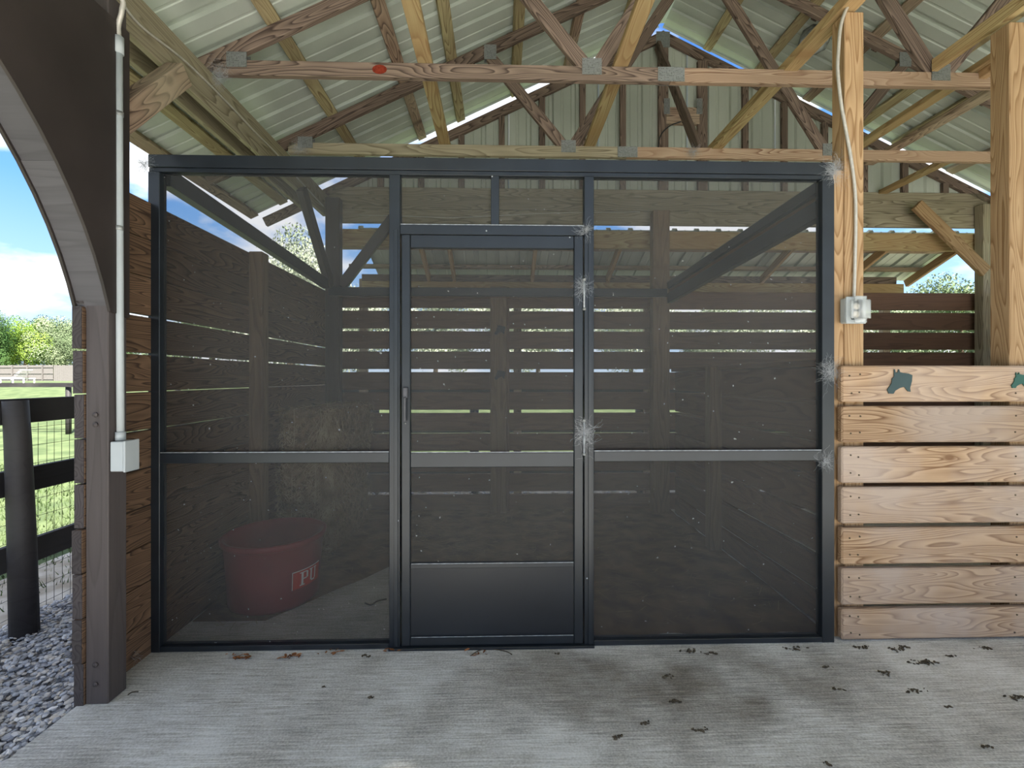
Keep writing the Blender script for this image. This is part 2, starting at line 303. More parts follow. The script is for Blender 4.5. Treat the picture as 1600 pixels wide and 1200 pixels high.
# ------------------------------------------------------------------ ground and floor
XL = -1.705            # inner face of the left slat wall
XR = 4.99              # inner face of the right slat wall
YB = 2.34              # inner face of the back slat wall
YF = -3.9              # open front edge of the roof
g = bpy.data.meshes.new('g')
def plane(name, x0, x1, y0, y1, z, mat, kind='structure', n=1, amp=0):
    v = []; f = []
    for j in range(n + 1):
        for i in range(n + 1):
            xx, yy = x0 + (x1 - x0) * i / n, y0 + (y1 - y0) * j / n
            v.append((xx, yy, z + (amp * mnoise.noise((xx * 1.3, yy * 1.3, 0)) if amp else 0)))
    for j in range(n):
        for i in range(n): a = j * (n + 1) + i; f.append((a, a + 1, a + n + 2, a + n + 1))
    o = obj(name, pydata(name, v, f), mat); o['kind'] = kind; return o
def rise(y_):
    t = min(1, max(0, (y_ - 5.6) / 17)); return -.09 + 1.14 * t * t * (3 - 2 * t)
V = []; Fc = []; ys = [-60, -20, 0, 5.6] + [5.6 + 1.0 * k for k in range(1, 19)] + [40, 90, 140]
for y_ in ys:
    for x_ in (-140, -40, 0, 40, 140): V.append((x_, y_, rise(y_)))
for j in range(len(ys) - 1):
    for i in range(4): a = j * 5 + i; Fc.append((a, a + 1, a + 6, a + 5))
obj('ground', pydata('ground', V, Fc), M['grass'])['kind'] = 'structure'
bx('floor', -1.74, XR + .05, YF + .1, 2.42, -.12, 0, M['concrete'], ch=.008)['kind'] = 'structure'
bx('bounce_apron', -3.4, 7, YF - 12, YF + .08, -.12, -.01, M['apron'], ch=.008)['kind'] = 'structure'  # unseen, added behind the camera to bounce sunlight up under the roof
plane('gravel_bed', -2.74, -1.75, YF + .1, 2.5, -.065, M['gravelbase'])
plane('gravel_path', -2.9, 6.5, 2.43, 5.0, -.05, M['sand'])
plane('sandy_strip', -3.5, -2.74, YF, 6, -.075, M['sand'])
# gravel: real stones, one mass
ico = bmesh.new(); bmesh.ops.create_icosphere(ico, subdivisions=1, radius=1); iv = [v_.co.copy() for v_ in ico.verts]; ifc = [tuple(v_.index for v_ in f_.verts) for f_ in ico.faces]; ico.free()
def stones(name, pts, smin, smax, mat, flat=.5, seed=3):
    r_ = random.Random(seed); V = []; Fc = []
    shapes = []
    for k in range(12):
        shapes.append([c * (1 + .55 * (r_.random() - .5)) for c in iv])
    for (x_, y_, z_) in pts:
        s = r_.uniform(smin, smax); sh = shapes[r_.randrange(12)]; m_ = Matrix.Rotation(r_.uniform(0, 6.28), 3, 'Z') @ Matrix.Rotation(r_.uniform(-.6, .6), 3, 'X')
        q = Vector((s * r_.uniform(.8, 1.35), s * .8, s * flat)); b0 = len(V)
        for c in sh: V.append(m_ @ Vector((c.x * q.x, c.y * q.y, c.z * q.z)) + Vector((x_, y_, z_)))
        Fc += [(a + b0, b + b0, c + b0) for a, b, c in ifc]
    return obj(name, pydata(name, V, Fc), mat)
pts = []
for i in range(17000):
    yy = -1.9 + 4.1 * rnd.random() ** 1.0; xx = rnd.uniform(-2.74, -1.76); pts.append((xx, yy, -.055 + rnd.random() * .035))
tag(stones('gravel', pts, .008, .0175, M['stone'], .42), 'loose grey crushed gravel between barn edge and paddock fence', 'gravel', kind='stuff')
pts = [(rnd.uniform(-2.8, 5), rnd.uniform(2.5, 4.4), -.045 + rnd.random() * .02) for i in range(2500)]
tag(stones('gravel_behind_barn', pts, .018, .035, M['stone'], seed=5), 'pale gravel spread on the ground behind the back slat wall', 'gravel', kind='stuff')
# grass tufts
V = []; Fc = []
for i in range(26000):
    t_ = rnd.random() ** 1.5; xx = -3.0 - 9 * t_; yy = rnd.uniform(-1.2, 5.5)
    if xx > -3.8 and rnd.random() < .72: continue
    a = rnd.uniform(0, 3.14); wv = Vector((math.cos(a), math.sin(a), 0)) * .006 * (1 + 2 * t_); h = rnd.uniform(.03, .07); b0 = len(V)
    V += [Vector((xx, yy, -.09)) - wv, Vector((xx, yy, -.09)) + wv, Vector((xx + rnd.uniform(-.03, .03), yy + rnd.uniform(-.03, .03), -.09 + h))]; Fc.append((b0, b0 + 1, b0 + 2))
tag(obj('grass', pydata('grass', V, Fc), M['blade']), 'short green paddock grass beyond the wire fence', 'grass', kind='stuff')

# ------------------------------------------------------------------ roof of the barn
XC = 1.656; ZP = 4.93; SL = .48; XE = 4.17   # ridge x, top-of-chord height at the ridge, slope, half width with overhang
def zt(x_): return ZP - SL * abs(x_ - XC)
PUR = [.46, .97, 1.50, 2.05, 2.44, 3.02, 3.83, 4.12]
ceil = empty('ceiling', (XC, -1, ZP), kind='structure')
def sheet(length, width, pitch, n, mat, hr=.022, wb=.054, wt=.046):
    """ribbed metal sheet: local x = length, local y = across, ribs stand up in +z"""
    prof = []
    for k in range(n):
        y0 = k * pitch
        prof += [(y0, 0), (y0 + pitch * .5 - .03, 0), (y0 + pitch * .5 - .024, .004), (y0 + pitch * .5 - .012, .004), (y0 + pitch * .5 - .006, 0), (y0 + pitch - wb, 0), (y0 + pitch - wb + (wb - wt) / 2, hr), (y0 + pitch - (wb - wt) / 2, hr)]
    prof.append((n * pitch, 0)); V = []; Fc = []
    for xx in (0, length):
        for a, b_ in prof: V.append((xx, a, b_))
    m_ = len(prof)
    for i in range(m_ - 1): Fc.append((i, i + 1, m_ + i + 1, m_ + i))
    me = pydata('ribbed_sheet', V, Fc); me.materials.append(mat); return me
sl_len = XE / math.cos(math.atan(SL)); ang = math.atan(SL)
shm = sheet(sl_len, .915, .229, 4, M['roof'])
shm_l = shm
yy = 2.40 - 7 * .9155
while yy < 2.3:
    for s in (-1, 1):
        # local x runs from eave to ridge on the left, ridge to eave on the right
        X = Vector((math.cos(ang), 0, math.sin(ang) if s < 0 else -math.sin(ang))); Yv = Vector((0, 1, 0)); Z = X.cross(Yv)
        q = Matrix((X, Yv, Z)).transposed().to_quaternion()
        st = Vector((XC - XE, yy, ZP - SL * XE)) if s < 0 else Vector((XC, yy, ZP))
        obj('roof_sheet', shm, None, ceil, st + Z * (.041 + .0008 * rnd.random()), q)
    yy += .9155
YR1 = yy
def slope_dir(s): return Vector((-s * SL, 0, -1)).normalized() if False else None
for s in (-1, 1):
    nrm = Vector((s * SL, 0, 1)).normalized()
    for i, d in enumerate(PUR):
        xx = XC + s * d
        c0 = Vector((xx, YF, zt(xx))) + nrm * .021; c1 = Vector((xx, YR1 - .02, zt(xx))) + nrm * .021
        # joined from lengths that meet over the trusses
        cuts = [YF, -2.3 + rnd.uniform(-.2, .2), .53, YR1 - .03]
        for a, b_ in zip(cuts, cuts[1:]):
            board('purlin', (c0.x, a, c0.z), (c0.x, b_ - .002, c0.z), .088, .038, M['green'] if (i + s) % 3 else M['truss'], ceil, nrm)
# ridge cap
board('ridge_cap', (XC, YF - .05, ZP + .085), (XC, YR1, ZP + .085), .25, .012, M['roof'], ceil)

# ------------------------------------------------------------------ trusses
def gusset(x_, z_, w_, h_, Y, parent, rot=0):
    for sgn in (-1, 1):
        o = board('gusset_plate', (x_ - w_ / 2 * math.cos(rot), Y + sgn * .0215, z_ - w_ / 2 * math.sin(rot)), (x_ + w_ / 2 * math.cos(rot), Y + sgn * .0215, z_ + w_ / 2 * math.sin(rot)), .003, h_, M['plate'], parent, (0, 0, 1), 0)
ZB = 3.165
def truss(Y, label, matc, matw):
    t = empty('roof_truss', (XC, Y, ZB), label, 'truss', 'timber roof trusses')
    n1, n2 = .56, 2.75; wv = .089
    board('bottom_chord', (XC - 3.38, Y, ZB + .045), (1.045, Y, ZB + .045), .038, wv, matc, t)
    board('bottom_chord', (1.047, Y, ZB + .045), (XC + 3.38, Y, ZB + .045), .038, wv, M['chord'], t)
    for s in (-1, 1):
        nrm = Vector((s * SL, 0, 1)).normalized(); off = nrm * -(wv / 2)
        a = Vector((XC + s * 4.05, Y, zt(XC + s * 4.05))) + off; b_ = Vector((XC + s * .022, Y, zt(XC))) + off
        board('top_chord', a, b_, .038, wv, matw, t, nrm)
        nx = n1 if s < 0 else n2
        mid = XC + s * 1.74
        board('web', (nx + s * .045, Y, ZB + .10), (mid, Y, zt(mid) - .11), .037, wv * .98, matw, t)
        board('web', (nx - s * .045, Y, ZB + .10), (XC + s * .10, Y, ZP - .19), .037, wv * .98, matw, t)
        gusset(nx, ZB + .085, .12, .10, Y, t); gusset(mid, zt(mid) - .08, .10, .12, Y, t)
        gusset(XC + s * 3.24, ZB + .09, .12, .09, Y, t)
        for d in PUR[1:6]:
            xx = XC + s * (d + .075); board('blocking', (xx, Y + .02, zt(xx) + .012), (xx, Y + .10, zt(xx) + .012), .05, .05, M['trussd'], t, nrm)
    gusset(1.05, ZB + .045, .165, .088, Y, t); gusset(XC, ZP - .11, .20, .16, Y, t)
    return t
truss(.53, 'nearest full-length weathered roof truss, its splice plate above the screen door', M['trussd'], M['trussd'])
truss(1.49, 'second roof truss, its chord just above the black screen header', M['beam'], M['trussd'])
for Y in (-.42, -1.37):
    truss(Y, 'roof truss just above and before the nearest full chord' if Y > -1 else 'roof truss overhead behind the viewpoint side, chord out of the picture', M['truss'], M['trussd'])
# red end stamp on the nearest chord
st_ = P(593, 117, .51); me = extrude_poly([(.045 * math.cos(a * .524), .028 * math.sin(a * .524)) for a in range(12)], (st_.x, .5105, ZB + .045), (1, 0, 0), (0, 0, 1), .0012)
tr0 = [o for o in COL.objects if o.name == 'roof_truss'][0]; obj('grade_stamp', me, M['rust'], tr0)

# longitudinal runners
def runner(X_, z_, y0, y1, label, h=.038, wd=.089, mat='yellow', dz=0):
    o = board('runner_board', (X_, y0, z_), (X_, y1, z_ + dz), wd, h, M[mat]); o.location = Vector(o.location)
    tag(o, label, 'board', 'lengthwise runner boards on the trusses'); return o
ZR = ZB + .11
runner(-.46, ZR, -3.8, 1.56, 'orange-brown runner board over the chords, left of the door')
runner(.74, ZR, -3.8, 1.56, 'wide yellow runner board crossing above the right half of the door')
runner(1.80, ZR, -3.8, 1.56, 'tan runner board resting on top of the square tan post', .06)
runner(3.0, ZR + .01, .30, 1.56, 'yellow runner board right of tan post, between the two nearest chords')
runner(2.70, ZR + .01, -3.8, .50, 'brown-edged runner whose sawn end stops against the nearest chord', .075, .04)
runner(3.02, ZR - .03, -3.8, .52, 'shorter runner end tucked behind the far right post', .06, .05, 'post')
runner(3.31, ZR, .6, 1.75, 'darker brown runner board at the far right under the roof', .038, .089, 'truss')
runner(3.93, ZR - .02, 1.515, YB - .02, 'yellow runner from second chord down to gable wall, far right')
# ridge sway brace
o = board('sway_brace', (1.585, YB - .05, 4.70), (1.66, 1.52, ZB + .1), .038, .085, M['trussd']); tag(o, 'dark diagonal brace from the gable peak down to the second chord', 'brace')

# ------------------------------------------------------------------ gable wall
gb = empty('wall_gable', (XC, YB + .1, 3.1), kind='structure')
YG = YB + .022
for i in range(int((XR - XL) / .2286) // 4 + 1):
    x0 = XL - .04 + i * .9155; x1 = min(x0 + .9155, XR + .08)
    if x1 <= x0: continue
    # sheet cut to the rake: profile columns from z=3.02 to the roof line
    prof = []; k = 0
    while x0 + k * .2286 < x1 - .01:
        a = x0 + k * .2286; prof += [(a, 0), (a + .07, 0), (a + .078, .006), (a + .092, .006), (a + .10, 0), (a + .172, 0), (a + .185, .022), (a + .215, .022)]; k += 1
    prof.append((x0 + k * .2286, 0)); prof = [(min(a, XR + .08), b_) for a, b_ in prof]
    # add ridge break
    V = []; Fc = []; cols = []
    for j, (a, b_) in enumerate(prof):
        if j and prof[j - 1][0] < XC < a: cols.append((XC, b_))
        cols.append((a, b_))
    for a, b_ in cols: V += [(a, YG + b_, 3.0), (a, YG + b_, max(zt(a) - .07, 3.05))]
    for j in range(len(cols) - 1): Fc.append((2 * j, 2 * j + 2, 2 * j + 3, 2 * j + 1))
    obj('wall_sheet', pydata('wall_sheet', V, Fc), M['gable'], gb)
gt = empty('gable_truss', (XC, YB, ZB), 'gable end frame of studs against the corrugated metal wall', 'truss')
for s in (-1, 1):
    nrm = Vector((s * SL, 0, 1)).normalized(); off = nrm * -.10
    board('top_chord', Vector((XC + s * 4.05, YB, zt(XC + s * 4.05))) + off, Vector((XC + s * .02, YB, ZP)) + off, .038, .089, M['trussd'], gt, nrm)
board('bottom_chord', (XC - 3.36, YB, ZB + .045), (XC + 3.36, YB, ZB + .045), .038, .089, M['beam'], gt)
for px in list(range(532, 1040, 63)) + [1097, 1164, 1225, 1288, 1350, 1413, 1476]:
    xx = P(px, 200, YB).x
    wd = .10 if px in (1036, 1097) else .06
    if zt(xx) - .16 > ZB + .12: bx('stud', xx - wd / 2, xx + wd / 2, YB - .018, YB + .018, ZB + .09, zt(xx) - .155, M['trussd'], gt, .002)
bx('vent_framing', P(1040, 0, YB).x, P(1092, 0, YB).x, YB - .02, YB + .018, P(0, 180, YB).z, P(0, 153, YB).z, M['truss'], gt)
for px in (1042, 1093): c = P(px, 166, YB - .022); board('gusset_plate', (c.x, c.y, c.z - .08), (c.x, c.y, c.z + .08), .06, .003, M['plate'], gt, (0, 1, 0), 0)
c = P(1036, 60, YB - .025); board('gusset_plate', (c.x, c.y, c.z - .09), (c.x, c.y, c.z + .07), .14, .003, M['plate'], gt, (0, 1, 0), 0)
pp_ = [P(a, b_, YB - .05) for a, b_ in ((1029, 232), (1030, 218), (1036, 206), (1048, 196), (1064, 190))]
tag(obj('gable_cable', tube_mesh(spline(pp_, .02), .006, 6, M['black'])), 'thin dark cable curling across the gable wall below the vent frame', 'cable')

# back header beams
zA, zB_, zC = P(800, 313, YB).z, P(800, 331, YB).z, P(800, 352, YB).z
hb = tag(bx('header_beam', XL, XR + .03, YB - .04, YB - .002, zB_ + .002, 3.16, M['beam']), 'upper olive header board along the back under the gable', 'beam', 'doubled header boards at the back')
tag(bx('header_beam', XL, XR + .03, YB - .045, YB - .007, zC, zB_ - .002, M['beam']), 'lower olive header board along the back, just above the bright gap', 'beam', 'doubled header boards at the back')
bx('wall_back_cap', 0, 0, 0, 0, 0, 0, M['beam']) if False else None
tag(bx('ledger_beam', XL, XR + .03, YB - .03, YB + .01, P(800, 388, YB).z, P(800, 361, YB).z, M['yellow']), 'yellow pine ledger beam under the gap at the lean-to roof', 'beam')

# ------------------------------------------------------------------ lean-to behind
lt = empty('lean_to_roof', (XC, 3, 2.6), kind='structure')
z0 = 2.86; SLL = .40
lsh = sheet(.88, .915, .229, 4, M['roof'], .026)
X = Vector((0, math.cos(math.atan(SLL)), -math.sin(math.atan(SLL)))); Yv = Vector((-1, 0, 0)); Z = X.cross(Yv)
q = Matrix((X, Yv, Z)).transposed().to_quaternion()
for i in range(7):
    obj('roof_sheet', lsh, None, lt, Vector((4.97 - i * .9155, YB + .03, z0)), q)
def lz(y_): return z0 - SLL * (y_ - YB - .03)
for y_ in (YB + .28, YB + .60): board('purlin', (XL, y_, lz(y_) - .022), (4.95, y_, lz(y_) - .022), .088, .036, M['truss'], lt)
for px, sx in ((655, .0), (700, 0), (838, 0), (972, 0), (1245, 0), (1395, 0), (1512, 0)):
    c = P(min(px, 1508), 388, YB + .06); board('rafter', (c.x, YB + .05, lz(YB + .05) - .09), (c.x, YB + .76, lz(YB + .76) - .09), .038, .085, M['post'], lt)
bx('purlin', XL + .1, 4.72, YB + .70, YB + .74, 2.465, 2.545, M['trussd'], lt)
ob = tag(bx('lean_to_beam', XL + .1, 4.80, YB + .69, YB + .73, 2.35, 2.462, M['yellow']), 'long outer beam carrying the low edge of the lean-to roof', 'beam')
for i, xx in enumerate((-1.6, .2, 1.75, 4.63)):
    tag(bx('lean_to_post', xx - .045, xx + .045, YB + .735, YB + .80, -.1, 2.50, M['truss']),
        ['lean-to post at the far left behind the slats', 'lean-to post behind the slats near the door', 'lean-to post behind the slats, left of the inner half wall', 'lean-to post at the right end, its top block showing above the beam'][i], 'post', 'posts of the lean-to behind')

# ------------------------------------------------------------------ back slat wall
wb = empty('wall_back', (XC, YB, 0), kind='structure')
for k in range(11):
    z_0 = -.01 if k == 0 else .18 + .206 * (k - 1) + .0145; z_1 = .18 + .206 * k - .0145
    a = XL; segs = [(XL, 1.66), (1.66, XR)]
    for (s0, s1) in segs:
        dz = rnd.uniform(-.003, .003)
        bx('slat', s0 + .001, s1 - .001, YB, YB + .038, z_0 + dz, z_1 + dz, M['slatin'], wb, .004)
# posts of the back wall
def post(x0, x1, y0, y1, z0_, z1_, mat, label, group=None, name='timber_post'):
    return tag(bx(name, x0, x1, y0, y1, z0_, z1_, M[mat] if isinstance(mat, str) else mat, ch=.004), label, 'post', group)
a = P(766, 0, 2.24).x; b_ = P(796, 0, 2.24).x
tp = empty('timber_post', (a, 2.24, 0), 'brown post behind the screen door with two black horse-head hooks', 'post')
bx('post_shaft', a, b_ - .03, 2.20, YB - .002, 0, 2.24, M['postin'], tp); bx('side_board', b_ - .028, b_, 2.24, YB - .002, 0, 2.24, M['slatin'], tp)
a = P(1020, 0, 2.2).x; b_ = P(1046, 0, 2.2).x
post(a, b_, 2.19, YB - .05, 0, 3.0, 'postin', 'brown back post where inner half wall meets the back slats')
post(XL + .002, XL + .14, 2.20, YB - .05, 0, 3.1, 'stainp', 'dark corner post at the back left of the screened stall')
post(4.865, 4.985, 2.2, YB - .05, 0, 3.1, 'beam', 'dark corner post at the back right of the open stall')
HH = [(165, 320), (180, 360), (230, 362), (250, 330), (300, 300), (345, 290), (380, 335), (410, 342), (405, 300), (425, 230), (428, 170), (390, 155), (330, 148), (300, 140), (290, 110), (282, 112), (278, 138), (255, 150), (245, 110), (236, 112), (238, 185), (215, 205), (212, 250), (190, 285)]
def horse(px, py, w_px, Y, mat, parent, th=.006, flip=False):
    c = P(px, py, Y); s = (P(px + w_px, py, Y).x - c.x) / 263
    pts_ = [((u - 296) * s * (-1 if flip else 1), -(v - 235) * s) for u, v in HH]
    if flip: pts_ = pts_[::-1]
    me_ = extrude_poly(pts_, (c.x, Y, c.z), (1, 0, 0), (0, 0, 1), th); return obj('horse_head_cutout', me_, mat, parent)
for i, py in enumerate((515, 585)):
    tag(horse(781, py, 17, 2.199, M['black'], None, .008), ['black horse-head hook, upper one on the brown post', 'black horse-head hook, lower one on the brown post'][i], 'hook')

# ------------------------------------------------------------------ left slat wall
wl = empty('wall_left', (XL, 1, 0), kind='structure')
for k in range(12):
    gap = [.004, .004, .004, .006, .006, .006, .005, .010, .012, .004, .004, .003][k]
    z_0 = .184 * k - .01; z_1 = .184 * (k + 1) - .01 - gap
    y0 = -.356 + rnd.uniform(-.012, .006)
    cut = [.90, 1.0][k % 2]
    sl = bx('slat', XL - .038, XL, y0, .895, z_0, z_1, M['slat'], wl, .003)
    bx('painted_end', XL - .0385, XL - .0005, y0 - .003, y0 + .0005, z_0, z_1, M['endgrain'], sl, .001)
    bx('slat', XL - .038 + .002, XL, .897, YB + .03, z_0 + rnd.uniform(-.002, .004), z_1, M['slat'], wl, .003)
post(XL + .001, XL + .09, .86, .95, 0, 2.2, 'postin', 'brown post halfway along the left slat wall inside the stall')

# ------------------------------------------------------------------ right far slat wall and inner half wall
wr = empty('wall_right', (XR, 1, 0), kind='structure')
for k in range(11):
    z_0 = -.01 if k == 0 else .18 + .206 * (k - 1) + .0145; z_1 = .18 + .206 * k - .0145
    bx('slat', XR, XR + .038, -.2, YB, z_0, z_1, M['post'], wr, .004)
hw = empty('half_wall', (1.74, 1.1, 0), 'low inner slat wall dividing the screened stall from the open stall', 'partition')
for k in range(7):
    z_0 = .012 if k == 0 else .165 + .2065 * (k - 1) + .024; z_1 = .165 + .2065 * k
    if k == 6: z_1 = 1.40
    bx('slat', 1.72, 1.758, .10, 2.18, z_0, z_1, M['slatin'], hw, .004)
bx('post', 1.625, 1.717, 1.22, 1.31, 0, 1.43, M['postin'], hw)
bx('cap_rail', 1.68, 1.80, .12, 2.18, 1.402, 1.438, M['slatin'], hw)

# ------------------------------------------------------------------ tan posts and front board wall
Y0p = .042
tan = post(P(1320, 0, Y0p).x, P(1350, 0, Y0p).x, Y0p, .135, 0, 3.235, 'post', 'square tan post right of the screen with outlet box and white cable')
post(1.667, P(1319, 0, .06).x, .052, .10, 0, 2.42, 'post', 'narrow orange post strip between black screen frame and tan post')
post(P(1578, 0, Y0p).x, P(1578, 0, Y0p).x + .14, Y0p, .14, 0, 3.2, 'post', 'thick tan post at the right edge of the picture')
fw = empty('board_wall', (1.70, 0, 0), 'front stall wall of seven wide horizontal pine boards', 'partition')
for k in range(7):
    z_1 = .165 + .2065 * k; z_0 = .012 if k == 0 else z_1 - .184
    bw = bx('board', P(1316, 600, 0).x, 4.95, .001, .039, z_0, z_1, M['pine'], fw, .007)
NB = tube_mesh([(0, 0, 0), (0, -.0022, 0)], .0042, 8, M['dirt'])
for o_ in [c_ for c_ in COL.objects if c_.parent == fw]:
    cz = wmat(o_).to_translation().z
    for xx in (1.775, 1.82, 2.64): 
        for dz in (-.045, .045): obj('nail', NB, None, o_, (xx + rnd.uniform(-.008, .008), .001, cz + dz + rnd.uniform(-.006, .006)))
hh = horse(1405, 596, 39, -.001, M['horse'], None, .004); tag(hh, 'dark teal horse-head cutout on the top pine board, left one', 'decoration')
hh2 = horse(1592, 594, 25, -.001, M['horseg'], None, .004); tag(hh2, 'small green horse-head cutout on the top board at picture edge', 'decoration')

# ------------------------------------------------------------------ left side beams
tag(board('side_beam', (-1.738, YF, 3.05), (-1.738, YB - .06, 3.05), .038, .22, M['beam']), 'inner olive side beam on the left carrying the trusses, cable along it', 'beam', 'doubled side beams')
tag(board('side_beam', (-1.875, YF, 3.05), (-1.875, YB - .06, 3.05), .038, .22, M['beam']), 'outer olive side beam on the outdoor side of the left posts', 'beam', 'doubled side beams')
tag(board('side_beam', (5.04, YF, 3.05), (5.04, YB - .06, 3.05), .038, .22, M['beam']), 'inner olive side beam at the far right carrying the trusses', 'beam', 'doubled side beams')
tag(board('side_beam', (5.18, YF, 3.05), (5.18, YB - .06, 3.05), .038, .22, M['beam']), 'outer olive side beam at the far right under the eave', 'beam', 'doubled side beams')
def brace(p0, p1, w_, h_, mat, label):
    return tag(board('knee_brace', p0, p1, w_, h_, M[mat], None, (0, 0, 1) if abs((Vector(p1) - Vector(p0)).normalized().z) < .98 else (0, 1, 0), .004), label, 'brace')
brace((-1.665, -.30, 2.40), (-1.68, .16, 2.93), .085, .105, 'truss', 'thick knee brace rising from the dark post to the left beam')
brace((-1.655, 2.2, 2.24), (-1.68, 1.62, 2.94), .06, .10, 'stainp', 'dark knee brace from back corner post forward up to the side beam')
brace((-1.56, 2.24, 2.24), (-1.05, 2.24, 2.92), .05, .10, 'stainp', 'dark knee brace from back corner post along the back header')
c0 = P(1432, 320, 2.178); c1 = P(1540, 425, 2.178)
brace(c0, c1, .04, .12, 'post', 'tan knee brace at the far right from header down to corner post')

# ------------------------------------------------------------------ dark arch bay at the left
dp = empty('arch_post', (-1.66, -.345, 0), 'dark-stained square post at the left with grey conduit on it', 'post')
bx('post_shaft', -1.703, -1.612, -.353, -.258, 0, 2.93, M['stainp'], dp, .004)
for z_ in (.165, .085, 1.15, 1.19): obj('bolt', tube_mesh([(-1.66, -.355, z_), (-1.66, -.359, z_)], .010, 8, M['stainp']), None, dp)
pts3 = [tuple(onX(*q_, -1.612).yz) for q_ in ((0, 100), (107, 300), (166, 478))]
(ax, ay), (bx_, by), (cx_, cy) = pts3
D = 2 * (ax * (by - cy) + bx_ * (cy - ay) + cx_ * (ay - by))
ux = ((ax ** 2 + ay ** 2) * (by - cy) + (bx_ ** 2 + by ** 2) * (cy - ay) + (cx_ ** 2 + cy ** 2) * (ay - by)) / D
uy = ((ax ** 2 + ay ** 2) * (cx_ - bx_) + (bx_ ** 2 + by ** 2) * (ax - cx_) + (cx_ ** 2 + cy ** 2) * (bx_ - ax)) / D
RA = math.hypot(ax - ux, ay - uy); print('ARCH', ux, uy, RA)
def arch_curve(n=40, r=None):
    r = r or RA; a0 = math.atan2(1.615 - uy, math.sqrt(max(r * r - (1.615 - uy) ** 2, 0))); res = []
    for i in range(n + 1):
        a = a0 + (math.pi - 2 * a0) * i / n; res.append((ux + r * math.cos(a), min(uy + r * math.sin(a), 2.76)))
    return res
AC = arch_curve(); YE = AC[-1][0]
ah = empty('arch_header', (-1.66, ux, 2.3), 'dark plywood arch spanning the left bay between posts', 'arch')
poly = [(-.259, 1.60), (-.259, 2.83)] + [(YE - .1, 2.83), (YE - .1, 1.60)] + [(y_, z_) for y_, z_ in AC[::-1]]
for nm, X_ in (('plywood_face', -1.612), ('plywood_face', -1.748)):
    V = [(X_, *poly[0]), ]; me = extrude_poly(poly, (X_, 0, 0), (0, 1, 0), (0, 0, 1), .012); obj(nm, me, M['stain'], ah)
segs = 8; nn = len(AC) - 1
for sgi in range(segs):
    i0, i1 = sgi * nn // segs, (sgi + 1) * nn // segs; V = []; Fc = []
    for i in range(i0, i1 + 1):
        y_, z_ = AC[i]; d = Vector((y_ - ux, z_ - uy)).normalized(); t0 = .002 if i not in (i0, i1) else .004
        if i == i0 and sgi: pass
        sh = 0.0015 if i == i1 else (-.0015 if i == i0 else 0)
        ya, za = y_ - sh * 1.0, z_
        for X_ in (-1.735, -1.616):
            V.append((X_, ya + d.x * .008, za + d.y * .008)); V.append((X_, ya + d.x * .022, za + d.y * .022))
    m_ = i1 - i0
    for j in range(m_):
        b0 = j * 4; b1 = b0 + 4
        Fc += [(b0, b0 + 2, b1 + 2, b1), (b0 + 1, b1 + 1, b1 + 3, b0 + 3), (b0, b1, b1 + 1, b0 + 1), (b0 + 2, b0 + 3, b1 + 3, b1 + 2)]
    Fc += [(0, 1, 3, 2), (m_ * 4, m_ * 4 + 2, m_ * 4 + 3, m_ * 4 + 1)]
    obj('soffit_board', pydata('soffit', V, Fc), M['soffit'], ah)
post(-1.703, -1.614, YE - .14, YE - .05, 0, 2.83, 'stainp', 'dark post at the far end of the arched bay', None, 'arch_post')

# conduit, junction box, flexible cable
cp = empty('grey_conduit', (-1.59, -.36, 1.1), 'grey plastic conduit with junction box on the dark post', 'conduit')
cx0, cx1 = P(187, 60, -.313), P(194, 690, -.313)
obj('pipe', tube_mesh([(-1.594, -.313, 1.08), (-1.597, -.313, 1.6), (-1.60, -.313, 2.2), (-1.60, -.315, 2.76)], .0135, 16, M['grey']), None, cp)
obj('coupling', tube_mesh([(-1.60, -.315, 2.70), (-1.60, -.315, 2.77)], .018, 16, M['grey']), None, cp)
obj('coupling', tube_mesh([(-1.594, -.313, 1.08), (-1.594, -.313, 1.115)], .018, 16, M['grey']), None, cp)
for z_ in (1.96, 2.44): obj('strap', tube_mesh([(-1.60, -.313, z_), (-1.60, -.313, z_ + .018)], .0155, 16, M['steel']), None, cp)
bx('junction_box', -1.607, -1.553, -.350, -.280, .955, 1.078, M['grey'], cp, .003); bx('box_lid', -1.552, -1.544, -.353, -.277, .952, 1.081, M['grey'], cp, .002)
fl = [(-1.60, -.315, 2.77), (-1.598, -.318, 2.82), (-1.575, -.33, 2.87), (-1.57, -.34, 2.92), (-1.60, -.42, 3.0), (-1.65, -.50, 3.04)]
tag(obj('flexible_conduit', tube_mesh(spline(fl, .004), .0085, 10, M['cable'], 1, .0015)), 'short ribbed flexible conduit leaving the top of the grey pipe', 'cable')
cb_ = [P(185, 2, -.42), P(203, 25, -.30), P(225, 48, -.15), P(275, 82, .12), P(315, 113, .38), P(345, 150, .62), P(390, 200, 1.05), P(420, 232, 1.4), P(470, 290, 2.1)]
cb_ = [Vector((-1.574, p.y, 1.34 + (p.z - 1.34) * (-1.574 / p.x))) if p.x < 0 else p for p in cb_]
cb_ = [onX(a, b_, -1.712) for a, b_ in ((180, -14), (203, 22), (226, 46), (252, 66), (285, 92), (315, 120), (345, 150), (372, 178), (400, 208), (432, 240), (470, 284), (505, 322))]
tag(obj('beam_cable', tube_mesh(spline(cb_, .02), .006, 8, M['cable'])), 'thin grey cable sagging along the inner left side beam', 'cable')

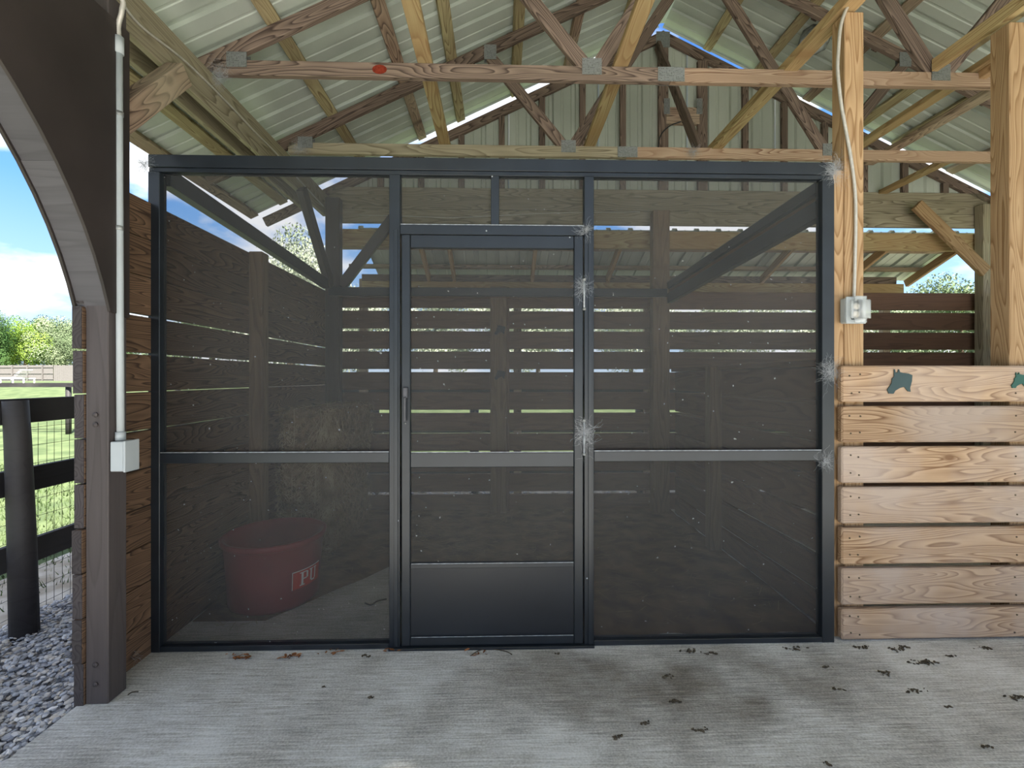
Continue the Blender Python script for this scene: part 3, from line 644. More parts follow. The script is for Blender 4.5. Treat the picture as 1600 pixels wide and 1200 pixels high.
# outlet box on the tan post, cable above it
xo0, xo1 = 1.748, 1.845; zo0, zo1 = P(1340, 506, .0).z, P(1340, 464, .0).z
ox = empty('outlet_box', (1.79, .04, zo0), 'grey weatherproof outlet box with clear bubble cover', 'outlet')
bx('back_box', xo0, xo1 - .004, -.002, .040, zo0 + .004, zo1 - .004, M['grey'], ox, .006)
bx('cover_frame', xo0 - .003, xo1 + .002, -.012, -.003, zo0, zo1, M['grey'], ox, .003)
bx('outlet_plate', xo0 + .02, xo1 - .02, -.016, -.0125, zo0 + .02, zo1 - .02, M['black'], ox, .001)
for dz in (.038, .078): obj('socket', tube_mesh([(1.79, -.017, zo0 + dz + .008), (1.79, -.021, zo0 + dz + .008)], .017, 14, M['outlet']), None, ox)
bm = bmesh.new(); bmesh.ops.create_cube(bm, size=1); bmesh.ops.scale(bm, vec=(xo1 - xo0 + .002, .05, zo1 - zo0 - .004), verts=bm.verts)
bmesh.ops.bevel(bm, geom=list(bm.edges), offset=.021, segments=5, affect='EDGES'); me = mesh_bm('bubble', bm, True); obj('bubble_cover', me, M['clear'], ox, ((xo0 + xo1) / 2, -.038, (zo0 + zo1) / 2))
cc = [(1345, -25), (1331, 0), (1320, 20), (1313, 45), (1310, 80), (1309, 110), (1314, 160), (1322, 205), (1330, 250), (1336, 300), (1337, 350), (1336, 400), (1335, 440), (1334, 466)]
cw = [P(a, b_, .03) for a, b_ in cc]; cw[0].y = -.02
tag(obj('armoured_cable', tube_mesh(spline(cw, .0035), .0072, 10, M['cable'], 1, .0012)), 'white ribbed cable running down the tan post to the outlet box', 'cable')
ww = [P(a, b_, 2.288) for a, b_ in ((560, 336), (640, 338), (700, 340), (760, 338), (860, 333), (1000, 331))]
tag(obj('sagging_wire', tube_mesh(spline(ww, .05), .0035, 6, M['cable'])), 'thin pale wire sagging in front of the back header boards', 'wire')
# octagonal fixture under the roof
fx = Vector((2.80, 1.74, zt(2.80) - .03)); nr = Vector((SL, 0, 1)).normalized()
fo = empty('ceiling_fixture', fx, 'small grey octagonal fixture under the roof sheets behind a runner', 'fixture')
obj('housing', tube_mesh([fx + nr * .06, fx - nr * .02], .125, 8, M['steel']), None, fo); obj('guard', tube_mesh([fx - nr * .021, fx - nr * .045], [.115, .09], 8, M['grey']), None, fo)

# ------------------------------------------------------------------ screen enclosure
se = empty('screen_enclosure', (0, .02, 0), 'black aluminium framed screen front of the stall', 'screen')
def px(x_, Y=0): return P(x_, 600, Y).x
def pz(y_, x_=782, Y=0): return P(x_, y_, Y).z
FX0, FX1 = px(231), px(1304); ZT = (pz(245, 232) + pz(250, 1304)) / 2; ZTL = (pz(270, 232) + pz(277, 1304)) / 2
fd = .05
bx('header_rail', FX0, FX1, 0, fd, ZTL + .022, ZT, M['frame'], se, .002)
bx('header_lip', FX0, FX1, .006, fd, ZTL, ZTL + .021, M['frame'], se, .002)
bx('side_stile', FX0, px(249), 0, fd, .0, ZTL - .001, M['frame'], se, .002)
bx('side_stile', px(1285), FX1, 0, fd, .0, ZTL - .001, M['frame'], se, .002)
bx('sill_rail', px(249) + .001, px(608) - .001, .0, fd, 0.002, .028, M['frame'], se, .002)
bx('sill_rail', px(928) + .001, px(1285) - .001, .0, fd, 0.002, .028, M['frame'], se, .002)
zm0, zm1 = pz(722), pz(706)
bx('mid_rail', px(249) + .001, px(608) - .001, .0, fd, zm0, zm1, M['frame'], se, .002)
bx('mid_rail', px(928) + .001, px(1285) - .001, .0, fd, zm0, zm1, M['frame'], se, .002)
for a, b_ in ((249, 608), (928, 1285)):
    bx('rail_highlight', px(a) + .002, px(b_) - .002, .001, .004, zm1 + .0005, zm1 + .004, M['framew'], se, 0)  # pale strip stands in for the highlight along the rail's top edge
bx('mullion', px(608), px(625), 0, fd, .0, ZTL - .001, M['frame'], se, .002)
bx('mullion', px(913), px(928), 0, fd, .0, ZTL - .001, M['frame'], se, .002)
zh0, zh1 = pz(367), pz(352)
bx('door_head', px(625) + .001, px(913) - .001, 0, fd, zh0, zh1, M['frame'], se, .002)
bx('rail_highlight', px(625) + .002, px(913) - .002, .001, .004, zh1 + .0005, zh1 + .004, M['framew'], se, 0)
bx('transom_mullion', px(767), px(780), .005, fd, zh1 + .001, ZTL - .001, M['frame'], se, .002)
bx('threshold', px(608), px(928), -.02, fd, .0, .012, M['frame'], se, .002)
bx('door_stop', px(616), px(622), -.006, -.001, .013, pz(360), M['frame'], se, .001)
bx('door_stop', px(919), px(925), -.006, -.001, .013, pz(360), M['frame'], se, .001)
def screen(x0, x1, z0_, z1_, Y, parent, nm='insect_screen'):
    me_ = pydata('scr', [(x0, Y, z0_), (x1, Y, z0_), (x1, Y, z1_), (x0, Y, z1_)], [(0, 1, 2, 3)]); return obj(nm, me_, M['screen'], parent)
for x0, x1 in ((249, 608), (928, 1285)):
    screen(px(x0), px(x1), .028, zm0, .03, se); screen(px(x0), px(x1), zm1, ZTL, .03, se)
screen(px(625), px(767), zh1, ZTL, .03, se); screen(px(780), px(913), zh1, ZTL, .03, se)
# sloping side rails and back rail
def siderail(x_, zf, zb, th, w_, lab, mat='frame'):
    return board('side_rail', (x_, .055, zf), (x_, 2.16, zb), w_, th, M[mat], se, (0, 0, 1), .003)
siderail(FX0 + .045, 2.345, 2.245, .09, .06, '')
siderail(1.66, 2.33, 2.25, .062, .05, ''); siderail(1.675, 2.278, 2.20, .03, .045, '', 'slatin'); siderail(1.66, 2.215, 2.125, .095, .05, '')
bx('back_rail', FX0 + .06, 1.64, 2.17, 2.197, P(800, 463, 2.18).z, P(800, 450, 2.18).z, M['frame'], se, .002)
bx('back_rail', FX0 + .15, 1.60, 2.199, 2.235, 2.13, 2.165, M['slatin'], se, .002)

# door leaf
dr = empty('door_1', (px(627), .01, .02), kind='structure')
DX0, DX1 = px(627.5), px(911); YD0, YD1 = -.004, .028
zt1, zt0 = pz(368), pz(388)
bx('door_stile', DX0, px(641), YD0, YD1, .016, zt1, M['frame'], dr, .003)
bx('door_stile', px(897), DX1, YD0, YD1, .016, zt1, M['frame'], dr, .003)
bx('door_rail', px(641) + .001, px(897) - .001, YD0 + .002, YD1, zt0, zt1, M['frame'], dr, .003)
bx('door_rail', px(641) + .001, px(897) - .001, YD0 + .002, YD1, pz(730), pz(707), M['frame'], dr, .003)
bx('door_rail', px(641) + .001, px(897) - .001, YD0 + .002, YD1, pz(887), pz(880), M['frame'], dr, .002)
bx('door_rail', px(641) + .001, px(897) - .001, YD0 + .002, YD1, .016, pz(994), M['frame'], dr, .002)
bx('kick_panel', px(641) + .001, px(897) - .001, .006, .018, pz(994) + .001, pz(887) - .001, M['kick'], dr, 0)
for y_ in (707, 880, 994): bx('rail_highlight', px(643), px(896), YD0 - .0, YD0 + .0015, pz(y_) + .0005, pz(y_) + .0035, M['framew'], dr, 0)  # highlight lines on the door rails, put in as pale strips
screen(px(641), px(897), pz(707), zt0, .012, dr); screen(px(641), px(897), pz(880), pz(730), .012, dr)
# lever handle
hx, hz = px(634), pz(612)
ho = bx('handle', hx - .011, hx + .013, -.022, -.0045, pz(622), pz(605), M['handle'], dr, .004)
board('handle_lever', (hx + .002, -.03, pz(620)), (hx + .001, -.028, pz(658)), .011, .014, M['handle'], ho, (0, 1, 0), .003)
obj('handle_screw', tube_mesh([(hx, -.0045, pz(661)), (hx, -.008, pz(661))], .004, 8, M['steel']), None, ho)
# spring hinges on the right stile
for y0, y1 in ((437, 483), (657, 710)):
    o = obj('spring_hinge', tube_mesh([(px(912), -.012, pz(y1)), (px(912), -.012, pz(y0))], .005, 8, M['framew']), None, dr)
    for yy_ in (y0, y1): obj('hinge_knuckle', tube_mesh([(px(912), -.012, pz(yy_) - .006), (px(912), -.012, pz(yy_) + .006)], .009, 8, M['steel']), None, o)
for x_, y_ in ((617, 380), (617, 604), (617, 995), (622, 812), (760, 361), (890, 370), (769, 276), (917, 905)):
    obj('screw', tube_mesh([(px(x_), -.0005, pz(y_)), (px(x_), -.003, pz(y_))], .0042, 8, M['framew']), None, se)

# ------------------------------------------------------------------ cobwebs (tangles of thin threads)
def tangle(name, px_, py_, Y, rx, rz, n, label, seed):
    r_ = random.Random(seed); V = []; Fc = []; c = P(px_, py_, Y)
    for i in range(n):
        a = r_.uniform(0, 6.283); d = abs(r_.gauss(0, .38)); p = Vector((c.x + rx * d * math.cos(a), Y - abs(r_.gauss(0, .008)), c.z + rz * d * math.sin(a)))
        th = r_.uniform(0, 6.283); h = r_.uniform(.006, .016); wd = .00026
        for s in range(4):
            th += r_.uniform(-.8, .8); q_ = p + Vector((math.cos(th) * h, r_.uniform(-.004, .004), math.sin(th) * h))
            nn_ = Vector((-math.sin(th), .3, math.cos(th))) * wd; b0 = len(V); V += [p - nn_, p + nn_, q_ + nn_, q_ - nn_]; Fc.append((b0, b0 + 1, b0 + 2, b0 + 3)); p = q_
    return tag(obj(name, pydata(name, V, Fc), M['web']), label, 'cobweb', kind='stuff')
tangle('cobweb', 1303, 268, -.004, .055, .09, 260, 'dense cobweb at the top right corner of the screen frame', 1)
tangle('cobweb', 1296, 580, -.004, .07, .10, 190, 'cobweb on the right screen stile beside the top pine board', 2)
tangle('cobweb', 914, 678, -.012, .06, .10, 200, 'cobweb around the lower spring hinge of the door', 3)
tangle('cobweb', 911, 448, -.012, .05, .08, 90, 'cobweb around the upper spring hinge of the door', 4)
tangle('cobweb', 915, 360, -.006, .05, .05, 60, 'cobweb at the upper right corner of the door head', 5)
tangle('cobweb', 226, 258, -.004, .04, .05, 160, 'cobweb at the top left corner of the screen frame', 6)
tangle('cobweb', 344, 118, .50, .10, .14, 330, 'dusty cobweb where the nearest chord meets the left beam', 7)
tangle('cobweb', 468, 232, 1.45, .10, .10, 260, 'cobweb where the second chord meets the left beam', 8)
tangle('cobweb', 1288, 722, -.004, .05, .04, 70, 'small cobweb on the right stile below the mid rail', 9)
tangle('cobweb', 1083, 238, 1.46, .07, .07, 170, 'cobweb at the foot of the ridge sway brace', 10)
tangle('cobweb', 204, 1020, -.1, .05, .08, 60, 'wisps of cobweb at the foot of the left slats', 11)

# ------------------------------------------------------------------ inside the stall: hay, tub, litter
def bale(x0, x1, y0, y1, z0_, z1_, label, seed):
    r_ = random.Random(seed); c = Vector(((x0 + x1) / 2, (y0 + y1) / 2, (z0_ + z1_) / 2)); b = empty('hay_bale', (c.x, c.y, z0_), label, 'hay bale', 'stacked hay bales')
    bm = bmesh.new(); bmesh.ops.create_cube(bm, size=1); bmesh.ops.subdivide_edges(bm, edges=bm.edges, cuts=11, use_grid_fill=True)
    for v_ in bm.verts:
        co = v_.co; n = max(abs(co.x), abs(co.y), abs(co.z)); rr = Vector((co.x * 2, co.y * 2, co.z * 2))
        k = (abs(rr.x) ** 8 + abs(rr.y) ** 8 + abs(rr.z) ** 8) ** (-1 / 8) * max(abs(rr.x), abs(rr.y), abs(rr.z))
        v_.co = Vector((co.x * (x1 - x0), co.y * (y1 - y0), co.z * (z1_ - z0_))) * k
        v_.co += Vector(mnoise.noise_vector(v_.co * 9 + Vector((seed, 0, 0)))) * .009
    obj('bale_body', mesh_bm('bale', bm), M['hay'], b, c)
    V = []; Fc = []
    for i in range(2600):
        f_ = r_.random(); u, v_ = r_.uniform(-.5, .5), r_.uniform(-.5, .5)
        if f_ < .42: p = Vector((x1, y0 + (u + .5) * (y1 - y0), z0_ + (v_ + .5) * (z1_ - z0_))); nr_ = Vector((1, 0, 0))
        elif f_ < .78: p = Vector((x0 + (u + .5) * (x1 - x0), y0, z0_ + (v_ + .5) * (z1_ - z0_))); nr_ = Vector((0, -1, 0))
        else: p = Vector((x0 + (u + .5) * (x1 - x0), y0 + (v_ + .5) * (y1 - y0), z1_)); nr_ = Vector((0, 0, 1))
        d = Vector((r_.uniform(-1, 1), r_.uniform(-1, 1), r_.uniform(-1, 1))); d = (d - nr_ * d.dot(nr_) * .75).normalized() * r_.uniform(.02, .06)
        s_ = d.cross(nr_).normalized() * .0011; p = p - nr_ * .005 + nr_ * r_.random() * .012; b0 = len(V)
        V += [p - d / 2 - s_, p - d / 2 + s_, p + d / 2 + s_ + nr_ * .006, p + d / 2 - s_ + nr_ * .006]; Fc.append((b0, b0 + 1, b0 + 2, b0 + 3))
    o_ = obj('straw', pydata('straw', V, Fc), M['straw'], b); o_['kind'] = 'stuff'
    for zz in (.28, .72):
        z_ = z0_ + (z1_ - z0_) * zz
    for xx in (x0 + .12, x1 - .12):
        ptsb = [(xx, y0 - .006, z0_ + .01), (xx, y0 - .006, z1_ + .004), (xx, y1 + .006, z1_ + .004)]; obj('twine', tube_mesh(ptsb, .003, 6, M['straw']), None, b)
    return b
bale(-1.665, -1.235, 1.15, 2.12, .005, .375, 'bottom hay bale of the stack behind the red tub', 11)
bale(-1.655, -1.245, 1.13, 2.10, .383, .745, 'middle hay bale of the stack in the back left corner', 12)
bale(-1.655, -1.22, 1.17, 2.13, .753, 1.11, 'topmost hay bale of the stack in the back left corner', 13)
# loose hanging hay on the near corner
V = []; Fc = []; r_ = random.Random(5)
for i in range(420):
    p = Vector((r_.gauss(-1.27, .045), 1.12 - abs(r_.gauss(0, .02)), r_.uniform(.30, 1.12))); th = r_.gauss(-1.57, .45)
    for s in range(6):
        th += r_.uniform(-.3, .3); q_ = p + Vector((math.cos(th) * .035, r_.uniform(-.006, .004), math.sin(th) * .035)); nn_ = Vector((.0014, 0, 0)); b0 = len(V)
        V += [p - nn_, p + nn_, q_ + nn_, q_ - nn_]; Fc.append((b0, b0 + 1, b0 + 2, b0 + 3)); p = q_
        if p.z < .03: break
tag(obj('loose_hay', pydata('loose_hay', V, Fc), M['straw']), 'loose pale hay hanging down the corner of the bale stack', 'hay', kind='stuff')

# tub
tcx, tcy, R1, R0, HT = -1.385, .57, .285, .25, .40
tb = empty('muck_tub', (tcx, tcy, 0), 'dark red plastic tub on the stall floor with a red and white badge', 'tub')
prof = [(.0, .012), (R0 - .02, .012), (R0 - .006, .002), (R0, .02), (R0 + (R1 - .012 - R0) * .5, HT * .5), (R1 - .012, HT - .045), (R1 - .004, HT - .04), (R1 + .006, HT - .03), (R1 + .008, HT - .006), (R1, HT), (R1 - .012, HT - .002), (R1 - .020, HT - .04), (R0 - .012, .035), (0, .03)]
V = []; Fc = []; n = 56
for a, z_ in prof:
    for k in range(n): V.append((tcx + a * math.cos(2 * math.pi * k / n), tcy + a * math.sin(2 * math.pi * k / n), z_))
for i in range(len(prof) - 1):
    for k in range(n): Fc.append((i * n + k, i * n + (k + 1) % n, (i + 1) * n + (k + 1) % n, (i + 1) * n + k))
obj('tub_body', pydata('tub', V, Fc, True), M['tub'], tb)
def on_tub(th, z_, off):
    r__ = R0 + (R1 - .012 - R0) * (z_ / (HT - .045)) + off; return Vector((tcx + r__ * math.cos(th), tcy + r__ * math.sin(th), z_))
# badge seen near the tub's right-hand edge
def patch(th0, th1, z_0, z_1, off, mat, nm, parent, n=8):
    V = []; Fc = []
    for i in range(n + 1):
        th = th0 + (th1 - th0) * i / n
        for z_ in (z_0, z_1):
            V.append(on_tub(th, z_, off)); V.append(on_tub(th, z_, .0002))
    for i in range(n):
        b0 = i * 4; b1 = b0 + 4; Fc += [(b0, b1, b1 + 2, b0 + 2), (b0, b0 + 1, b1 + 1, b1), (b0 + 2, b1 + 2, b1 + 3, b0 + 3)]
    Fc += [(0, 2, 3, 1), (n * 4, n * 4 + 1, n * 4 + 3, n * 4 + 2)]
    return obj(nm, pydata(nm, V, Fc), mat, parent)
T0 = R(-44); W_ = R(44); zb0, zb1 = .115, .215
bd = patch(T0, T0 + W_, zb0, zb1, .0015, M['badge'], 'badge', tb)
bw_ = 0.0035
patch(T0 - .012, T0, zb0, zb1, .002, M['white'], 'badge_border', bd, 2); patch(T0 - .012, T0 + W_, zb1, zb1 + .004, .002, M['white'], 'badge_border', bd)
def letter(strokes, name):
    for (u0, u1, v0, v1) in strokes: patch(T0 + u0 * W_, T0 + u1 * W_, zb0 + v0 * (zb1 - zb0), zb0 + v1 * (zb1 - zb0), .0028, M['white'], name, bd, 2)
letter([(.26, .32, .12, .90), (.21, .37, .12, .17), (.21, .32, .85, .90), (.32, .44, .85, .90), (.32, .44, .46, .52), (.43, .48, .50, .87)], 'letter_p')
letter([(.58, .63, .22, .90), (.54, .67, .85, .90), (.62, .76, .14, .21), (.75, .79, .22, .90), (.71, .83, .85, .90)], 'letter_u')
# trodden litter on the back and right part of the floor
V = []; Fc = []; nx, ny = 60, 44
def litter_edge(x_):
    # front limit of the litter
    if x_ < -1.28: return .28
    if x_ < -.3: return min(1.0, .30 + (x_ + 1.28) * 1.4) + .10 * mnoise.noise((x_ * 5, 0, 0))
    return max(.09, 1.0 - (x_ + .3) * 1.2) + .04 * mnoise.noise((x_ * 5, 2, 0))
for i in range(nx + 1):
    xx = XL + .01 + (1.71 - XL - .01) * i / nx; e0 = litter_edge(xx)
    for j in range(ny + 1):
        t_ = j / ny; y_ = e0 + (YB - .01 - e0) * t_; h = .002 + .014 * min(1, t_ * 6) * (1 + mnoise.noise((xx * 4, y_ * 6, 1)) + .5 * mnoise.noise((xx * 14, y_ * 22, 1)))
        V.append((xx, y_, max(.0015, h)))
for i in range(nx):
    for j in range(ny): a = i * (ny + 1) + j; Fc.append((a, a + ny + 1, a + ny + 2, a + 1))
tag(obj('floor_litter', pydata('floor_litter', V, Fc, True), M['litter']), 'brown trodden dirt and hay covering the stall floor', 'litter', kind='stuff')
V = []; Fc = []
for i in range(3200):
    xx = rnd.uniform(XL + .12, 1.62); e0 = litter_edge(xx); y_ = rnd.uniform(max(.17, e0 - .06), YB - .1); z_ = .022 + rnd.random() * .01 if y_ > e0 + .2 else .008
    if xx > .5 and rnd.random() < .6: continue
    th = rnd.gauss(0, .6); d = Vector((math.cos(th), math.sin(th), rnd.uniform(-.05, .05))) * rnd.uniform(.02, .07); s_ = Vector((-math.sin(th), math.cos(th), 0)) * .0012; p = Vector((xx, y_, z_)); b0 = len(V)
    V += [p - d - s_, p - d + s_, p + d + s_, p + d - s_]; Fc.append((b0, b0 + 1, b0 + 2, b0 + 3))
tag(obj('scattered_straw', pydata('scattered_straw', V, Fc), M['straw']), 'scattered pale straw lying on the stall floor', 'straw', kind='stuff')

# ------------------------------------------------------------------ leaves, crumbs and droppings on the slab
def onfloor(px_, py_): 
    d = (py_ - HOR) / F; a = (px_ - 800) / F; c, s = math.cos(YAW), math.sin(YAW); t = CAM.z / d
    return Vector(((a * c + s) * t, CAM.y + (c - a * s) * t, 0))
def leafclump(px_, py_, rad, n, mat, name, label, cat, seed, size=.014, grp=None):
    r_ = random.Random(seed); V = []; Fc = []; c = onfloor(px_, py_)
    for i in range(n):
        p = c + Vector((r_.gauss(0, rad), r_.gauss(0, rad * .45), .004 + r_.random() * .012)); m_ = Matrix.Rotation(r_.uniform(0, 6.28), 3, 'Z') @ Matrix.Rotation(r_.uniform(-.6, .6), 3, 'X'); s_ = size * r_.uniform(.5, 1.3); b0 = len(V)
        sh = [(-1, 0, 0), (-.4, .35, .12), (.5, .3, .15), (1, 0, .05), (.5, -.35, .1), (-.4, -.3, .16), (0, 0, -.08)]
        for q_ in sh:
            w_ = m_ @ (Vector(q_) * s_) + p; w_.z = max(w_.z, .001); V.append(w_)
        for k in range(6): Fc.append((b0 + 6, b0 + k, b0 + (k + 1) % 6))
    return tag(obj(name, pydata(name, V, Fc), mat), label, cat, grp, kind='stuff')
for i, (a, b_, n_, lab) in enumerate(((376, 1029, 22, 'small heap of brown dry leaves below the left screen, nearest the slats'), (451, 1029, 16, 'small heap of brown dry leaves, second from the left below the screen'), (515, 1022, 9, 'few brown leaves below the left screen, left of the door'), (606, 1019, 5, 'curled dry leaf at the left foot of the door'), (745, 1022, 6, 'bits of dark leaf under the door'))):
    leafclump(a, b_, .026, n_, M['leaf_dry'], 'dry_leaves', lab, 'leaves', 20 + i)
def clump(px_, py_, rad, n, name, label, seed):
    r_ = random.Random(seed); c = onfloor(px_, py_); pts_ = [(c.x + r_.gauss(0, rad), c.y + r_.gauss(0, rad * .35), .003) for _ in range(n)]
    o_ = stones(name, pts_, .003, .008, M['dirt'], .5, seed); return tag(o_, label, 'dirt', kind='stuff')
CL = [(1441, 1036, .030, 40, 'largest dark crumbled dropping before the pine boards'), (1404, 1014, .03, 26, 'crumbs of dirt against the bottom pine board'), (1540, 1013, .025, 24, 'dark crumbs against the bottom board, right end'), (1345, 1012, .02, 18, 'dark crumbs at the left end of the bottom board'), (1485, 1026, .018, 12, 'flattened crumbs right of the largest dropping'),
      (1380, 1052, .02, 14, 'thin smear of crumbs left of the largest dropping'), (1430, 1080, .022, 14, 'pair of small dark crumb patches mid floor right'), (1308, 1078, .015, 10, 'small dark crumb patch before the tan post'), (1289, 1043, .018, 12, 'crumb patch before the right screen corner'), (1588, 1091, .02, 18, 'dark crumbs at the right picture edge'),
      (1080, 1018, .02, 16, 'dark crumbs under the right screen sill'), (1110, 1022, .016, 12, 'twiggy crumbs right under the screen sill'), (1053, 1096, .014, 22, 'ring-shaped dark dropping on the stained floor'), (1008, 1131, .010, 10, 'small round dark dropping left of centre right'), (1092, 1142, .012, 16, 'round dark dropping near the bottom, right of centre'),
      (963, 1152, .010, 9, 'faint dark dropping near the bottom centre'), (1045, 1057, .014, 9, 'little twig crumbs before the right screen'), (1480, 1105, .010, 7, 'tiny crumb patch low on the right'), (1540, 1167, .010, 8, 'tiny dark crumb near the bottom right'), (1292, 1195, .010, 8, 'dark crumb at the bottom edge of the picture'),
      (570, 1026, .014, 8, 'grey crumbs left of the door foot'), (508, 1074, .008, 5, 'single dark speck left of centre'), (580, 1091, .006, 5, 'small dark chip on the floor left of centre'), (870, 1022, .008, 6, 'dark speck below the right foot of the door'), (1240, 1014, .025, 16, 'scattered dark crumbs under the right screen corner')]
for i, (a, b_, r__, n_, lab) in enumerate(CL): clump(a, b_, r__, n_, 'dirt_crumbs', lab, 40 + i)
def twig(pts_, label, r__=.0022):
    q_ = [onfloor(a, b_) + Vector((0, 0, .004)) for a, b_ in pts_]; tag(obj('twig', tube_mesh(spline(q_, .01), r__, 5, M['dirt'])), label, 'twig')
twig([(570, 943), (580, 946), (590, 940), (604, 937)], 'dark forked twig on concrete inside the left screen', .004)
twig([(200, 1087), (206, 1083), (216, 1082)], 'small dark curl of twig beside the dark post')
twig([(735, 1026), (748, 1018), (765, 1015), (790, 1019), (800, 1024)], 'thin curved twig under the door sill')

# ------------------------------------------------------------------ paddock fence and far things
pf = empty('paddock_fence', (-2.66, .25, -.1), 'black rail and wire fence with round post beside the gravel', 'fence')
me = tube_mesh([(P(39, 0, .25).x, .25, -.1), (P(34, 0, .25).x, .25, .5), (P(28, 0, .25).x, .25, 1.0), (P(24, 0, .25).x, .25, 1.22)], [.060, .057, .053, .051], 20, M['fenceblk']); obj('fence_post', me, None, pf)
for yy_ in (-2.2, 2.7, 5.1): obj('fence_post', tube_mesh([(-2.80, yy_, -.1), (-2.80, yy_, 1.22)], .07, 16, M['fenceblk']), None, pf)
FXn = -2.70
for z_0, z_1 in ((1.085, 1.225), (.69, .83), (.275, .415)):
    zc = (z_0 + z_1) / 2
    board('fence_rail', (FXn, -2.3, zc), (FXn - .03, 2.7, zc), .035, z_1 - z_0, M['fenceblk'], pf)
    board('fence_rail', (FXn - .03, 2.702, zc), (FXn - .03, 7.5, zc), .035, z_1 - z_0, M['fenceblk'], pf)
V = []; Fc = []
def wire(p, q_, r__=.0016):
    p, q_ = Vector(p), Vector(q_); d = (q_ - p).normalized(); a = d.orthogonal().normalized(); b2 = d.cross(a); b0 = len(V)
    for c in (p, q_):
        for k in range(3): an = 2.094 * k; V.append(c + (a * math.cos(an) + b2 * math.sin(an)) * r__)
    for k in range(3): Fc.append((b0 + k, b0 + (k + 1) % 3, b0 + 3 + (k + 1) % 3, b0 + 3 + k))
XW = FXn - .03
for i in range(11): 
    z_ = .0 + i * .105
    for s in range(24):
        y_ = -1.5 + s * .25; wire((XW, y_, z_ + .004 * math.sin(s)), (XW, y_ + .25, z_ + .004 * math.sin(s + 1)))
for i in range(118): y_ = -1.5 + i * .051; wire((XW + .002 * math.sin(i * 2.1), y_, -.06), (XW + .002 * math.sin(i * 1.3), y_ + .004 * math.sin(i), 1.08))
o_ = obj('wire_mesh', pydata('wire', V, Fc), M['black'], pf); o_['kind'] = 'stuff'

rf = empty('rear_fence', (0, 3.2, -.08), 'black rail fence just behind the back slats, seen through the gaps', 'fence')
for px_ in (420, 585, 741, 1000, 1180, 1365, 1519):
    c = P(px_, 600, 3.24); obj('fence_post', tube_mesh([(c.x, 3.25, -.08), (c.x, 3.25, 1.22)], .055, 10, M['fenceblk']), None, rf)
for z_0, z_1 in ((1.10, 1.225), (.69, .805), (.20, .33)):
    board('fence_rail', (-2.3, 3.175, (z_0 + z_1) / 2), (1.2, 3.175, (z_0 + z_1) / 2), .03, z_1 - z_0, M['fenceblk'], rf)
    board('fence_rail', (1.203, 3.175, (z_0 + z_1) / 2), (5.2, 3.175, (z_0 + z_1) / 2), .03, z_1 - z_0, M['fenceblk'], rf)
cf = empty('cross_fence', (-12, 9, -.1), 'distant black rail fence crossing the paddock', 'fence')
for i in range(6):
    xx = -16 + i * 2.55 + .65
    obj('fence_post', tube_mesh([(xx, 8.8, -.1), (xx, 8.8, 1.2)], .055, 8, M['fenceblk']), None, cf)
for z_ in (1.19, .75): board('fence_rail', (-17, 8.72, z_), (-2.2, 8.72, z_ - .02), .03, .10, M['fenceblk'], cf)

# grey picket privacy fence far away
pv = empty('privacy_fence', (-45, 46.7, .85), 'tall grey wooden picket fence at the far side of the paddock', 'fence')
def pickets(p0, p1, nm, back):
    p0, p1 = Vector(p0), Vector(p1); d = (p1 - p0); n = int(d.length / .2); d.normalize(); s_ = Vector((d.y, -d.x, 0)); V = []; Fc = []
    for i in range(n):
        c = p0 + d * (i + .5) * .2; h = 1.82 + rnd.uniform(-.02, .02); b0 = len(V)
        for a, b2, z_ in ((-.09, 0, -.05), (.09, 0, -.05), (.09, 0, h - .04), (.05, 0, h), (-.05, 0, h), (-.09, 0, h - .04)):
            for t_ in (0, .02): V.append(c + d * a + s_ * t_ + Vector((0, 0, z_)))
        Fc += [tuple(b0 + 2 * k for k in range(6)), tuple(b0 + 2 * k + 1 for k in range(6))[::-1]]
        Fc += [(b0 + 2 * k, b0 + 2 * k + 1, b0 + (2 * k + 3) % 12, b0 + (2 * k + 2) % 12) for k in range(6)]
    o_ = obj(nm, pydata(nm, V, Fc), M['pale'], pv); o_['kind'] = 'stuff'
    if back:
        for z_ in (.35, .95, 1.6): board('fence_rail', p0 + s_ * .05 + Vector((0, 0, z_)), p1 + s_ * .05 + Vector((0, 0, z_)), .04, .09, M['pale'], pv)
        k = 0.0
        while k < (p1 - p0).length: c = p0 + d * k + s_ * .1; bx('fence_post', c.x - .05, c.x + .05, c.y - .05, c.y + .05, .8, 2.75, M['pale'], pv); k += 1.9
c = P(84, 590, 46.7); pickets((c.x - 20, 50, .9), (c.x, 46.7, .9), 'picket_panel', True); pickets((c.x, 46.7, .9), (c.x + 30, 46.2, .9), 'picket_panel', False)

# white slatted lounger
lx = P(22, 590, 25); lo = empty('garden_lounger', (lx.x, 25, 1.05), 'white slatted lounger with raised back on the far lawn', 'lounger')
Lh = 1.47
for i in range(9): board('slat', (lx.x - 1.1 + i * .15, 24.7, Lh - .1), (lx.x - 1.1 + i * .15, 25.3, Lh - .1), .11, .025, M['white'], lo)
for yy_ in (24.7, 25.3):
    board('side_rail', (lx.x - 1.2, yy_, Lh - .15), (lx.x + .9, yy_, Lh - .15), .03, .07, M['white'], lo)
    for xx in (-1.15, -.45, .25, .85): board('leg', (lx.x + xx, yy_, 1.04), (lx.x + xx, yy_, Lh - .18), .06, .05, M['white'], lo, (0, 1, 0))
for i in range(5): t_ = i / 4; board('slat', (lx.x + .28 + .42 * t_, 24.7, Lh - .06 + .42 * t_), (lx.x + .28 + .42 * t_, 25.3, Lh - .06 + .42 * t_), .15, .03, M['white'], lo)

